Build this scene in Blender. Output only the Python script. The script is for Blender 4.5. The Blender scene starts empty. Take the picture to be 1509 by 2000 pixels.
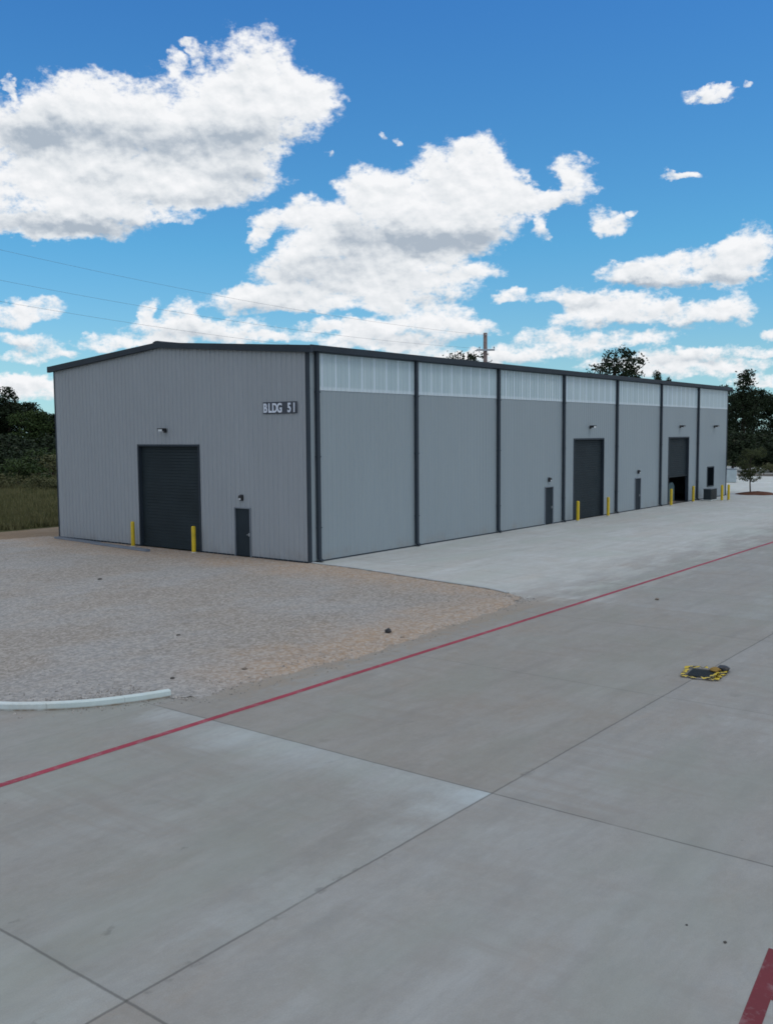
import bpy, bmesh, math, random
from math import radians, sin, cos, pi
from mathutils import Vector, Matrix, noise
random.seed(7)
sc = bpy.context.scene
COL = sc.collection

# ---------------------------------------------------------------- camera
YAW, PITCH, ROLL, F_PX = 0.66144, -0.081537, 0.0072356, 1870.0
Fv = Vector((cos(PITCH)*cos(YAW), cos(PITCH)*sin(YAW), sin(PITCH)))
Rv = Vector((sin(YAW), -cos(YAW), 0)); Uv = Rv.cross(Fv)
Xc = Rv*cos(ROLL) - Uv*sin(ROLL); Yc = Rv*sin(ROLL) + Uv*cos(ROLL)
cam_d = bpy.data.cameras.new("camera"); cam = bpy.data.objects.new("camera", cam_d); COL.objects.link(cam)
cam.matrix_world = Matrix(((Xc.x, Yc.x, -Fv.x, -30.595), (Xc.y, Yc.y, -Fv.y, -28.044), (Xc.z, Yc.z, -Fv.z, 5.6), (0, 0, 0, 1)))
cam_d.sensor_fit = 'HORIZONTAL'; cam_d.sensor_width = 36; cam_d.lens = F_PX/1509*36
cam_d.clip_start = 0.1; cam_d.clip_end = 6000
sc.camera = cam
sc.view_settings.view_transform = 'Standard'; sc.view_settings.look = 'None'
sc.view_settings.exposure = 0.0; sc.view_settings.gamma = 1.0; sc.view_settings.use_curve_mapping = False
sc.cycles.filter_width = 1.7

# ---------------------------------------------------------------- world: Nishita sky with a procedural cumulus field by azimuth and elevation
SUN_EL, SUN_AZ = 58.0, 285.0      # degrees, azimuth counter-clockwise from +X
# one cloud lobe: azimuth, elevation, half width, half height (degrees), weight
BLOBS=[(28.84,13.12,1.18,0.67,1),(43.73,12.4,1.49,0.68,1),(39.47,6.23,2.04,0.66,0.9),(28.65,5.64,1.97,0.46,0.8),(38.84,8.57,2.03,0.85,1),(26.61,7.47,0.96,0.45,0.8),(41.28,6.39,2.03,0.46,0.8),(46.08,5.63,2.34,0.46,0.8),(24.65,11.6,0.95,0.62,0.8),(56.94,4.62,1.84,0.37,0.7),(20.87,3.41,3.36,0.45,0.75),(35.54,4.72,3.05,0.54,0.8),(19.38,17.85,1.78,0.34,0.5),(20.78,13.98,1.51,0.26,0.4),(58.36,2.56,2.73,0.69,0.95),(16.92,2.83,1.76,0.44,0.9),(40.99,5.41,1.69,0.34,0.8),(51.06,5.23,1.95,0.39,0.8),(17.61,3.69,2.36,0.38,0.8),(59.09,4.29,1.79,0.31,0.6),(43.69,5.79,2.02,0.34,0.7),(32.52,4.38,2.02,0.47,0.8),(45.2,20.42,2.45,1.79,1),(42.59,18.85,2.05,1.09,1),(44.66,18.16,3.95,2.14,1),(48.16,17.51,3.91,2.42,1),(49.8,20.2,0.63,0.72,0.95),(48.51,20.89,0.52,0.71,0.85),(48.92,21.23,0.31,0.27,0.6),(52.68,17.76,2.2,1.68,1),(54.71,18.48,1.38,1.1,1),(56.21,17.73,1.81,1.38,1),(57.84,16.58,1.78,1.4,1),(58.61,18.35,0.27,0.76,0.8),(56.57,15.43,4.29,1.98,1),(51.63,15.51,4.8,2.32,1),(47.33,15.97,3.6,1.77,1),(45.91,14.55,2.15,1.2,1),(52.53,13.61,5.12,1.49,1),(57.46,12.78,3.95,1.89,1),(53.97,11.92,2.67,1.03,1),(56.98,11.35,3.05,0.66,1),(48.83,13.56,2.92,0.85,1),(49.73,12.24,1.29,0.28,0.6),(32.23,15.87,1.39,1.13,1),(34.01,14.98,1.93,1.57,1),(31.79,13.56,2.32,1.97,1),(34.91,13.08,4.0,2.31,1),(38.79,14.09,1.67,1.28,1),(38.21,12.56,3.02,1.86,1),(30.22,13.78,0.92,1.28,1),(33.42,11.37,3.16,1.25,1),(36.42,10.85,3.7,0.9,1),(42.39,12.89,1.33,0.86,1),(41.21,12.0,1.68,1.13,1),(45.22,11.9,0.8,0.63,0.9),(45.38,11.17,0.49,0.63,0.9),(42.42,10.87,2.02,0.88,1),(43.78,9.72,1.84,0.88,1),(40.03,10.31,3.71,1.14,1),(40.94,9.16,3.71,0.83,1),(36.42,9.71,3.36,0.84,1),(32.52,9.36,1.66,0.57,1),(35.53,8.49,3.37,0.96,1),(37.64,7.69,1.42,0.66,1),(27.26,14.78,1.22,0.77,1),(26.9,13.76,1.34,0.91,1),(28.35,13.21,1.04,0.46,1),(28.75,11.79,0.59,0.87,0.85),(25.22,11.9,1.02,0.86,0.85),(23.66,12.15,0.34,0.27,0.75),(51.72,7.06,0.69,0.69,1),(49.71,7.1,0.91,0.9,1),(50.47,5.88,2.54,0.77,1),(46.04,7.68,2.67,0.71,1),(43.66,8.13,3.02,0.84,1),(41.86,7.7,2.7,0.66,1),(54.17,5.29,1.57,0.48,0.95),(47.55,6.21,3.83,0.58,0.9),(57.4,7.12,1.37,0.67,1),(59.01,6.45,1.42,0.62,1),(57.99,5.29,1.75,0.44,0.9),(58.87,3.04,1.65,0.56,0.9),(34.93,6.84,3.04,0.73,1),(36.44,5.92,3.72,0.73,1),(32.52,6.1,1.67,0.53,0.8),(30.43,4.65,2.0,0.73,0.9),(37.66,5.28,2.04,0.39,1),(17.22,10.18,1.4,1.13,1),(19.07,9.63,2.32,0.73,1),(22.08,9.31,1.79,0.81,1),(24.05,8.93,1.84,0.63,1),(20.41,8.47,3.33,0.44,1),(18.25,8.76,1.71,0.8,1),(18.21,6.84,1.37,0.99,1),(20.38,6.6,2.37,0.76,1),(23.17,7.06,2.13,0.88,1),(25.74,6.52,2.89,0.58,1),(25.17,7.42,1.86,0.64,1),(27.64,7.93,1.37,0.48,1),(30.44,7.96,1.2,0.38,1),(24.0,5.37,3.47,0.46,0.9),(26.88,4.81,1.95,0.59,0.9),(21.72,4.38,1.86,0.52,0.9),(19.24,4.31,1.51,0.5,0.9),(16.56,4.38,1.34,0.31,0.9),(16.32,5.23,0.69,0.37,0.9),(23.13,3.85,3.76,0.52,0.8),(19.51,17.94,1.06,0.32,0.78),(17.62,18.27,0.46,0.19,0.72),(21.19,13.93,1.15,0.24,0.78),(38.02,16.79,0.3,0.32,0.75),(37.13,16.43,0.37,0.21,0.7),(41.01,15.85,0.27,0.18,0.7)]
# the grey, shaded bases and folds of the clouds, in the same units
BASES=[(54.92,16.27,3.65,0.9,1.0),(57.61,15.73,1.92,0.94,0.8),(47.61,16.36,3.49,0.85,1.0),(45.27,17.1,2.11,0.65,0.5),(51.06,15.54,2.74,0.65,0.5),(45.91,14.55,1.76,0.74,0.8),(53.9,14.06,2.34,0.46,0.4),(56.97,11.49,3.59,0.52,0.9),(53.7,11.53,2.69,0.48,0.8),(47.39,13.42,2.11,0.48,0.6),(51.13,13.14,2.75,0.4,0.4),(46.1,19.26,0.49,1.06,0.35),(34.92,10.89,4.3,0.71,1.15),(37.61,11.58,2.52,0.7,0.6),(32.53,11.49,1.79,0.49,0.5),(34.31,14.44,0.89,1.03,0.35),(41.24,9.73,3.97,0.57,0.6),(42.45,8.57,2.88,0.73,0.6),(45.46,7.1,2.87,0.51,0.7),(36.43,8.99,3.25,0.44,0.4),(34.93,7.66,2.89,0.44,0.6),(49.89,5.74,2.8,0.44,0.6),(40.02,11.3,1.08,0.99,0.6),(26.95,12.81,1.03,0.41,0.5),(57.97,5.85,1.93,0.28,0.6),(58.28,4.81,1.78,0.25,0.7),(54.19,4.67,1.69,0.27,0.5),(35.54,5.46,3.26,0.45,0.6),(20.68,8.21,4.21,0.31,0.9),(23.75,8.36,2.02,0.28,0.8),(20.91,5.84,3.91,0.27,0.9),(24.87,5.98,2.4,0.29,0.7),(26.04,7.45,1.04,0.29,0.5),(27.78,7.45,1.22,0.21,0.5),(17.99,9.02,1.27,0.34,0.4),(23.99,4.5,3.38,0.36,0.4),(19.5,3.95,2.58,0.27,0.6),(30.42,3.91,2.14,0.36,0.4)]
def sky_world():
    w = bpy.data.worlds.new("World"); sc.world = w; w.use_nodes = True
    nt = w.node_tree; nt.nodes.clear()
    # --- node group: cloud density at (azimuth, elevation, 0)
    g = bpy.data.node_groups.new("cloud_density", 'ShaderNodeTree')
    g.interface.new_socket("P", in_out='INPUT', socket_type='NodeSocketVector')
    g.interface.new_socket("D", in_out='OUTPUT', socket_type='NodeSocketFloat')
    g.interface.new_socket("S", in_out='OUTPUT', socket_type='NodeSocketFloat')
    gi = g.nodes.new('NodeGroupInput'); go = g.nodes.new('NodeGroupOutput'); L = g.links.new
    def M(t, op, a, b=None, c=None):
        n = t.nodes.new('ShaderNodeMath'); n.operation = op
        for i, v in enumerate((a, b, c)):
            if v is None: continue
            if isinstance(v, (int, float)): n.inputs[i].default_value = v
            else: t.links.new(v, n.inputs[i])
        return n.outputs[0]
    def VM(t, op, a, b, out=0):
        n = t.nodes.new('ShaderNodeVectorMath'); n.operation = op
        for i, v in enumerate((a, b)):
            if v is None: continue
            if isinstance(v, tuple): n.inputs[i].default_value = v
            else: t.links.new(v, n.inputs[i])
        return n.outputs[out]
    def NZ(t, vec, scale, detail, rough=.5, out=0, ntype='FBM'):
        n = t.nodes.new('ShaderNodeTexNoise'); n.noise_dimensions = '2D'; n.inputs['Scale'].default_value = scale
        n.inputs['Detail'].default_value = detail; n.inputs['Roughness'].default_value = rough
        t.links.new(vec, n.inputs['Vector']); return n.outputs[out]
    P = gi.outputs[0]
    sq = VM(g, 'MULTIPLY', P, (1.0, 1.5, 1.0))
    w1 = VM(g, 'MULTIPLY', VM(g, 'SUBTRACT', NZ(g, sq, 0.55, 2, .55, out=1), (.5, .5, .5)), (1.6, .9, 0))
    w2 = VM(g, 'MULTIPLY', VM(g, 'SUBTRACT', NZ(g, sq, 2.4, 3, .6, out=1), (.5, .5, .5)), (.45, .32, 0))
    W12 = VM(g, 'ADD', w1, w2)
    Q = VM(g, 'ADD', P, W12)
    # every lobe adds w = exp(-r^4); S sums w*(x, y), the mean place within the lobes
    S = raw = None
    for (A, E, ra, re, wt) in BLOBS:
        ra, re = ra*1.0, re*1.0
        n = g.nodes.new('ShaderNodeVectorMath'); n.operation = 'MULTIPLY_ADD'; L(Q, n.inputs[0])
        n.inputs[1].default_value = (1/ra, 1/re, 0); n.inputs[2].default_value = (-A/ra, -E/re, 0)
        v = n.outputs[0]; d = VM(g, 'DOT_PRODUCT', v, v, out=1)
        e = M(g, 'POWER', 0.3679, M(g, 'MULTIPLY', d, d))
        n = g.nodes.new('ShaderNodeVectorMath'); n.operation = 'SCALE'; L(v, n.inputs[0]); L(e, n.inputs[3])
        S = n.outputs[0] if S is None else VM(g, 'ADD', S, n.outputs[0])
        raw = M(g, 'MULTIPLY', e, wt) if raw is None else M(g, 'MULTIPLY_ADD', e, wt, raw)
    ss = g.nodes.new('ShaderNodeSeparateXYZ'); L(S, ss.inputs[0])
    vy = M(g, 'DIVIDE', ss.outputs[1], M(g, 'ADD', raw, .02))
    acc = M(g, 'MULTIPLY', M(g, 'SUBTRACT', 1.0, M(g, 'POWER', 0.3679, M(g, 'DIVIDE', raw, 1.15))), 1.75)
    # clouds of the rest of the sky, outside the part given above
    sx = g.nodes.new('ShaderNodeSeparateXYZ'); L(P, sx.inputs[0])
    da = M(g, 'SUBTRACT', M(g, 'ABSOLUTE', M(g, 'SUBTRACT', sx.outputs[0], 38.0)), 24.0)
    de = M(g, 'SUBTRACT', sx.outputs[1], 25.0)
    outm = M(g, 'MULTIPLY', M(g, 'MAXIMUM', da, de), 0.18)
    cl = g.nodes.new('ShaderNodeClamp'); L(outm, cl.inputs[0])
    gen = M(g, 'MULTIPLY', M(g, 'SUBTRACT', NZ(g, sq, 0.07, 2, .5), GEN_T), 6.0)
    acc = M(g, 'ADD', acc, M(g, 'MULTIPLY', gen, cl.outputs[0]))
    # billows and ragged edges, and how they catch the light from above
    up = VM(g, 'ADD', sq, (-.12, .55, 0))
    n1 = M(g, 'SUBTRACT', NZ(g, sq, 0.95, 5, .52), .5); n1u = M(g, 'SUBTRACT', NZ(g, up, 0.95, 4, .52), .5)
    up2 = VM(g, 'ADD', sq, (-.06, .16, 0))
    n2 = M(g, 'SUBTRACT', NZ(g, sq, 3.4, 4, .62), .5); n2u = M(g, 'SUBTRACT', NZ(g, up2, 3.4, 3, .62), .5)
    D = M(g, 'ADD', acc, M(g, 'ADD', M(g, 'MULTIPLY', n1, 1.15), M(g, 'MULTIPLY', n2, .62)))
    D = M(g, 'SUBTRACT', D, 0.58)
    L(D, go.inputs[0])
    dk = None
    Q2 = VM(g, 'ADD', P, VM(g, 'MULTIPLY', W12, (1.2, 1.2, 1)))
    for (A, E, ra, re, wt) in BASES:
        n = g.nodes.new('ShaderNodeVectorMath'); n.operation = 'MULTIPLY_ADD'; L(Q2, n.inputs[0])
        n.inputs[1].default_value = (1/ra, 1/re, 0); n.inputs[2].default_value = (-A/ra, -E/re, 0)
        e = M(g, 'POWER', 0.3679, VM(g, 'DOT_PRODUCT', n.outputs[0], n.outputs[0], out=1))
        dk = M(g, 'MULTIPLY', e, wt) if dk is None else M(g, 'MULTIPLY_ADD', e, wt, dk)
    rel = M(g, 'ADD', M(g, 'MULTIPLY', M(g, 'SUBTRACT', n1u, n1), 1.15), M(g, 'MULTIPLY', M(g, 'SUBTRACT', n2u, n2), .22))
    rel = M(g, 'ADD', rel, M(g, 'MULTIPLY', vy, -.36)); rel = M(g, 'ADD', rel, M(g, 'MULTIPLY', dk, 1.05))
    rel = M(g, 'ADD', rel, M(g, 'MULTIPLY', M(g, 'SUBTRACT', NZ(g, sq, .45, 2), .5), .5))
    L(rel, go.inputs[1])
    # --- direction to azimuth / elevation in degrees
    tc = nt.nodes.new('ShaderNodeTexCoord'); sp = nt.nodes.new('ShaderNodeSeparateXYZ'); nt.links.new(tc.outputs['Generated'], sp.inputs[0])
    az = M(nt, 'MULTIPLY', M(nt, 'ARCTAN2', sp.outputs[1], sp.outputs[0]), 57.29578)
    el = M(nt, 'MULTIPLY', M(nt, 'ARCSINE', sp.outputs[2]), 57.29578)
    cv = nt.nodes.new('ShaderNodeCombineXYZ'); nt.links.new(az, cv.inputs[0]); nt.links.new(el, cv.inputs[1])
    gn = nt.nodes.new('ShaderNodeGroup'); gn.node_tree = g; nt.links.new(cv.outputs[0], gn.inputs[0]); d0, sh0 = gn.outputs[0], gn.outputs[1]
    def ramp(v, lo, hi, smooth=True):
        n = nt.nodes.new('ShaderNodeMapRange'); n.interpolation_type = 'SMOOTHSTEP' if smooth else 'LINEAR'
        n.inputs[1].default_value = lo; n.inputs[2].default_value = hi; nt.links.new(v, n.inputs[0]); return n.outputs[0]
    alpha = ramp(d0, -0.22, 0.60)
    sh = ramp(M(nt, 'ADD', sh0, M(nt, 'MULTIPLY', ramp(d0, .1, 1.0), .16)), SH_LO, SH_HI, False)
    cr = nt.nodes.new('ShaderNodeValToRGB'); nt.links.new(sh, cr.inputs[0])
    e = cr.color_ramp.elements
    e[0].position = 0.0; e[0].color = (.97, .98, 1.0, 1); e[1].position = 1.0; e[1].color = (.43, .50, .585, 1)
    m_ = cr.color_ramp.elements.new(.42); m_.color = (.80, .835, .87, 1)
    # sky
    sky = nt.nodes.new('ShaderNodeTexSky'); sky.sky_type = 'NISHITA'; sky.sun_disc = False
    sky.sun_elevation = radians(SUN_EL); sky.sun_rotation = radians(90-SUN_AZ); sky.air_density = 1.0; sky.dust_density = .2; sky.ozone_density = 2.0
    tint = nt.nodes.new('ShaderNodeValToRGB'); nt.links.new(M(nt, 'DIVIDE', el, 40.0), tint.inputs[0])
    t = tint.color_ramp.elements; t[0].position = 0.0; t[0].color = (.40, .66, .93, 1); t[1].position = .62; t[1].color = (.245, .635, .975, 1)
    for p_, c_ in ((.1, (.42, .65, .77, 1)), (.27, (.31, .70, .85, 1))): t.new(p_).color = c_
    mx = nt.nodes.new('ShaderNodeMix'); mx.data_type = 'RGBA'; mx.blend_type = 'MULTIPLY'; mx.inputs[0].default_value = 1
    nt.links.new(sky.outputs[0], mx.inputs[6]); nt.links.new(tint.outputs[0], mx.inputs[7])
    cs = VM(nt, 'MULTIPLY', cr.outputs[0], (9.6, 9.6, 9.6))
    fin = nt.nodes.new('ShaderNodeMix'); fin.data_type = 'RGBA'; nt.links.new(alpha, fin.inputs[0])
    nt.links.new(VM(nt, 'MULTIPLY', mx.outputs[2], (1.5, 1.5, 1.5)), fin.inputs[6]); nt.links.new(cs, fin.inputs[7])
    bg = nt.nodes.new('ShaderNodeBackground'); bg.inputs[1].default_value = 0.10
    nt.links.new(fin.outputs[2], bg.inputs[0])
    w.cycles.sampling_method = 'MANUAL'; w.cycles.sample_map_resolution = 256
    o = nt.nodes.new('ShaderNodeOutputWorld'); nt.links.new(bg.outputs[0], o.inputs[0])
GEN_T, SH_LO, SH_HI = .30, -.12, 1.45
sky_world()
sd = bpy.data.lights.new("sun", 'SUN'); sd.energy = 0.62; sd.angle = radians(18); sd.color = (1.0, .95, .87)
so = bpy.data.objects.new("sun", sd); COL.objects.link(so)
sdir = Vector((cos(radians(SUN_EL))*cos(radians(SUN_AZ)), cos(radians(SUN_EL))*sin(radians(SUN_AZ)), sin(radians(SUN_EL))))
so.rotation_euler = sdir.to_track_quat('Z', 'Y').to_euler()

# ---------------------------------------------------------------- helpers
def tag(o, label=None, cat=None, group=None, kind=None):
    for k, v in (("label", label), ("category", cat), ("group", group), ("kind", kind)):
        if v: o[k] = v
    return o
def thing(name, label, cat, loc=(0, 0, 0), rz=0, group=None):
    o = bpy.data.objects.new(name, None); COL.objects.link(o); o.empty_display_size = .3
    o.location = loc; o.rotation_euler = (0, 0, rz)
    return tag(o, label, cat, group)
def copy_tree(o, parent=None):
    c = o.copy(); COL.objects.link(c); c.parent = parent
    for ch in [x for x in o.children]: copy_tree(ch, c)
    return c
class MB:
    """collects shapes and links them as one mesh object"""
    def __init__(s): s.v = []; s.f = []; s.sm = []
    def add(s, vs, fs, smooth=False):
        n = len(s.v); s.v += [tuple(v) for v in vs]
        for f in fs: s.f.append(tuple(n+i for i in f)); s.sm.append(smooth)
        return s
    def box(s, x0, x1, y0, y1, z0, z1):
        return s.add([(x, y, z) for z in (z0, z1) for x, y in ((x0, y0), (x1, y0), (x1, y1), (x0, y1))],
                     [(3, 2, 1, 0), (4, 5, 6, 7), (0, 1, 5, 4), (1, 2, 6, 5), (2, 3, 7, 6), (3, 0, 4, 7)])
    def quad(s, *p): return s.add(p, [tuple(range(len(p)))])
    def prism(s, poly, axis, a0, a1):
        """polygon of 2-D points extruded along axis ('x','y','z')"""
        def P(p, a):
            return {'x': (a, p[0], p[1]), 'y': (p[0], a, p[1]), 'z': (p[0], p[1], a)}[axis]
        n = len(poly)
        return s.add([P(p, a0) for p in poly] + [P(p, a1) for p in poly],
                     [tuple(range(n))[::-1], tuple(range(n, 2*n))] + [(i, (i+1) % n, n+(i+1) % n, n+i) for i in range(n)])
    def tube(s, pts, rad, n=8, cap=True):
        pts = [Vector(p) for p in pts]; rad = rad if isinstance(rad, (list, tuple)) else [rad]*len(pts)
        base = len(s.v)
        for i, p in enumerate(pts):
            d = (pts[min(i+1, len(pts)-1)] - pts[max(i-1, 0)]).normalized()
            a = d.cross(Vector((0, 0, 1)) if abs(d.z) < .9 else Vector((1, 0, 0))).normalized(); b = d.cross(a)
            for k in range(n):
                t = 2*pi*k/n; s.v.append(tuple(p + (a*cos(t)+b*sin(t))*rad[i]))
        for i in range(len(pts)-1):
            for k in range(n):
                s.f.append((base+i*n+k, base+i*n+(k+1) % n, base+(i+1)*n+(k+1) % n, base+(i+1)*n+k)); s.sm.append(True)
        if cap:
            s.f.append(tuple(base+k for k in range(n))[::-1]); s.sm.append(False)
            s.f.append(tuple(base+(len(pts)-1)*n+k for k in range(n))); s.sm.append(False)
        return s
    def build(s, name, m, parent=None, bevel=0):
        me = bpy.data.meshes.new(name); me.from_pydata(s.v, [], s.f); me.update()
        me.polygons.foreach_set('use_smooth', s.sm)
        bm = bmesh.new(); bm.from_mesh(me); bmesh.ops.recalc_face_normals(bm, faces=bm.faces[:])
        if bevel: bmesh.ops.bevel(bm, geom=bm.edges[:], offset=bevel, segments=2, affect='EDGES', profile=.5)
        bm.to_mesh(me); bm.free()
        me.materials.append(m)
        o = bpy.data.objects.new(name, me); COL.objects.link(o); o.parent = parent
        return o

# ---------------------------------------------------------------- materials
class Mat:
    def __init__(s, name):
        s.m = bpy.data.materials.new(name); s.m.use_nodes = True; s.t = s.m.node_tree
        s.b = s.t.nodes['Principled BSDF']; s.L = s.t.links.new
        s.b.inputs['Specular IOR Level'].default_value = .4
    def n(s, k): return s.t.nodes.new('ShaderNode'+k)
    def setp(s, **k):
        for a, v in k.items(): s.b.inputs[a.replace('_', ' ')].default_value = v
        return s
    def pos(s): return s.n('NewGeometry').outputs['Position']
    def obj(s): return s.n('TexCoord').outputs['Object']
    def scale(s, v, sc_, off=(0, 0, 0)):
        n = s.n('VectorMath'); n.operation = 'MULTIPLY_ADD'; s.L(v, n.inputs[0]); n.inputs[1].default_value = sc_; n.inputs[2].default_value = off; return n.outputs[0]
    def noise(s, v, scale=1, detail=4, rough=.55, out=0):
        n = s.n('TexNoise'); s.L(v, n.inputs['Vector']); n.inputs['Scale'].default_value = scale
        n.inputs['Detail'].default_value = detail; n.inputs['Roughness'].default_value = rough; return n.outputs[out]
    def ramp(s, v, a, b, c0=0., c1=1.):
        n = s.n('MapRange'); n.interpolation_type = 'SMOOTHSTEP'; s.L(v, n.inputs[0])
        for i, x in enumerate((a, b, c0, c1)): n.inputs[i+1].default_value = x
        return n.outputs[0]
    def mix(s, fac, a, b, mode='MIX'):
        n = s.n('Mix'); n.data_type = 'RGBA'; n.blend_type = mode
        for i, v in ((0, fac), (6, a), (7, b)):
            if isinstance(v, tuple): n.inputs[i].default_value = v+(1,) if len(v) == 3 else v
            elif isinstance(v, (int, float)): n.inputs[i].default_value = v
            else: s.L(v, n.inputs[i])
        return n.outputs[2]
    def math(s, op, a, b=None):
        n = s.n('Math'); n.operation = op
        for i, v in enumerate((a, b)):
            if v is None: continue
            if isinstance(v, (int, float)): n.inputs[i].default_value = v
            else: s.L(v, n.inputs[i])
        return n.outputs[0]
    def color(s, c):
        if isinstance(c, tuple): s.b.inputs['Base Color'].default_value = c+(1,)
        else: s.L(c, s.b.inputs['Base Color'])
        return s
    def bump(s, h, dist=.02, strength=.5):
        n = s.n('Bump'); n.inputs['Strength'].default_value = strength; n.inputs['Distance'].default_value = dist
        s.L(h, n.inputs['Height']); s.L(n.outputs[0], s.b.inputs['Normal']); return s
def paint(name, c, rough=.45, metal=0., var=.10, vs=.8):
    """painted or galvanised sheet with faint uneven soiling"""
    q = Mat(name); p = q.pos()
    f = q.ramp(q.noise(p, vs, 5, .6), .3, .7)
    d = tuple(x*(1-var) for x in c); e = tuple(min(1, x*(1+var)) for x in c)
    q.color(q.mix(f, d, e)); q.setp(Roughness=rough, Metallic=metal); return q.m

def wall_mat(name, c):
    q = Mat(name); p = q.pos()
    big = q.ramp(q.noise(q.scale(p, (.25, .25, .12)), 1.0, 4, .6), .3, .7)
    fine = q.ramp(q.noise(q.scale(p, (3.0, 3.0, .35)), 1.0, 4, .6), .3, .7)
    col = q.mix(big, tuple(x*.95 for x in c), tuple(x*1.05 for x in c))
    col = q.mix(q.math('MULTIPLY', fine, .5), col, tuple(x*.93 for x in c))
    z = q.n('SeparateXYZ'); q.L(p, z.inputs[0])
    for ax_ in (0, 1):
        pn = q.n('TexWhiteNoise'); pn.noise_dimensions = '1D'; q.L(q.math('FLOOR', q.math('DIVIDE', q.math('ADD', z.outputs[ax_], .013), .914)), pn.inputs['W'])
        col = q.mix(q.math('MULTIPLY', pn.outputs[0], .55), col, tuple(x*.94 for x in c))
    dirt = q.math('MULTIPLY', q.ramp(z.outputs[2], .05, .7, 1., 0.), q.ramp(q.noise(p, 1.3, 4, .6), .35, .75))
    col = q.mix(q.math('MULTIPLY', dirt, .35), col, (.20, .17, .14))
    q.color(col); q.setp(Roughness=.5, Metallic=0.); return q.m
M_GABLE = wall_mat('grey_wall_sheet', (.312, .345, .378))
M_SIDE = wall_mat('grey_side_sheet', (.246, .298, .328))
M_TRIM = paint('slate_trim_paint', (.030, .042, .056), .55)
M_ROOF = paint('galvalume_roof', (.42, .44, .46), .35, .3)
M_DOOR = paint('slate_door_paint', (.021, .032, .039), .7)
M_PDOOR = paint('slate_flat_door', (.018, .028, .037), .7)
M_FRAMEG = paint('grey_jamb_paint', (.17, .20, .235), .5)
M_YEL = paint('safety_yellow', (.55, .40, .012), .45, 0, .12, 3)
M_BLACK = paint('black_housing', (.02, .022, .026), .5)
M_STEEL = paint('galvanised_steel', (.33, .36, .39), .4, .4)
for m_ in (M_DOOR, M_PDOOR, M_TRIM, M_UNIT if 'M_UNIT' in globals() else M_DOOR): m_.node_tree.nodes['Principled BSDF'].inputs['Specular IOR Level'].default_value = .18
M_DARKIN = paint('interior_dark', (.03, .03, .03), .9)
M_INWALL = paint('interior_insulation', (.10, .10, .10), .9)
M_BLUEG = paint('teal_tarp', (.035, .075, .085), .7, 0, .25, 3)
M_GLASS = Mat('dark_glass').color((.004, .006, .008)).setp(Roughness=.5).m; M_GLASS.node_tree.nodes['Principled BSDF'].inputs['Specular IOR Level'].default_value = .0
M_LENS = Mat('lamp_lens').color((.62, .66, .70)).setp(Roughness=.25).m
M_WHITE = paint('white_paint', (.74, .77, .80), .45)
M_DIGIT = paint('sign_white', (.62, .68, .78), .5)
M_UNIT = paint('condenser_case', (.016, .026, .031), .7)

def translucent_mat():
    q = Mat('translucent_sheet'); p = q.pos(); s = q.n('SeparateXYZ'); q.L(p, s.inputs[0])
    # fibreglass sheets 0.91 m wide whose doubled laps read paler, with a thinner rib between
    fr = q.math('FRACT', q.math('DIVIDE', s.outputs[0], .914))
    lap = q.ramp(q.math('ABSOLUTE', q.math('SUBTRACT', fr, .5)), .44, .48)
    fr2 = q.math('FRACT', q.math('DIVIDE', s.outputs[0], .3047))
    rib = q.ramp(q.math('ABSOLUTE', q.math('SUBTRACT', fr2, .5)), .40, .47)
    low = q.ramp(s.outputs[2], 7.60, 7.72, 1., 0.)
    v = q.noise(q.scale(p, (.9, .9, .25)), 1, 3, .6)
    col = q.mix(q.ramp(v, .3, .7), (.35, .455, .50), (.41, .515, .555))
    n = q.n('TexWhiteNoise'); n.noise_dimensions = '1D'; q.L(q.math('FLOOR', q.math('DIVIDE', s.outputs[0], .914)), n.inputs['W'])
    col = q.mix(q.math('MULTIPLY', n.outputs[0], .5), col, (.33, .435, .48))
    col = q.mix(q.math('MULTIPLY', rib, .22), col, (.62, .70, .80))
    col = q.mix(q.math('MULTIPLY', lap, .8), col, (.60, .70, .80))
    col = q.mix(q.math('MULTIPLY', low, .6), col, (.56, .64, .70))
    q.color(col).setp(Roughness=.3); return q.m
M_TRANS = translucent_mat()

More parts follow.
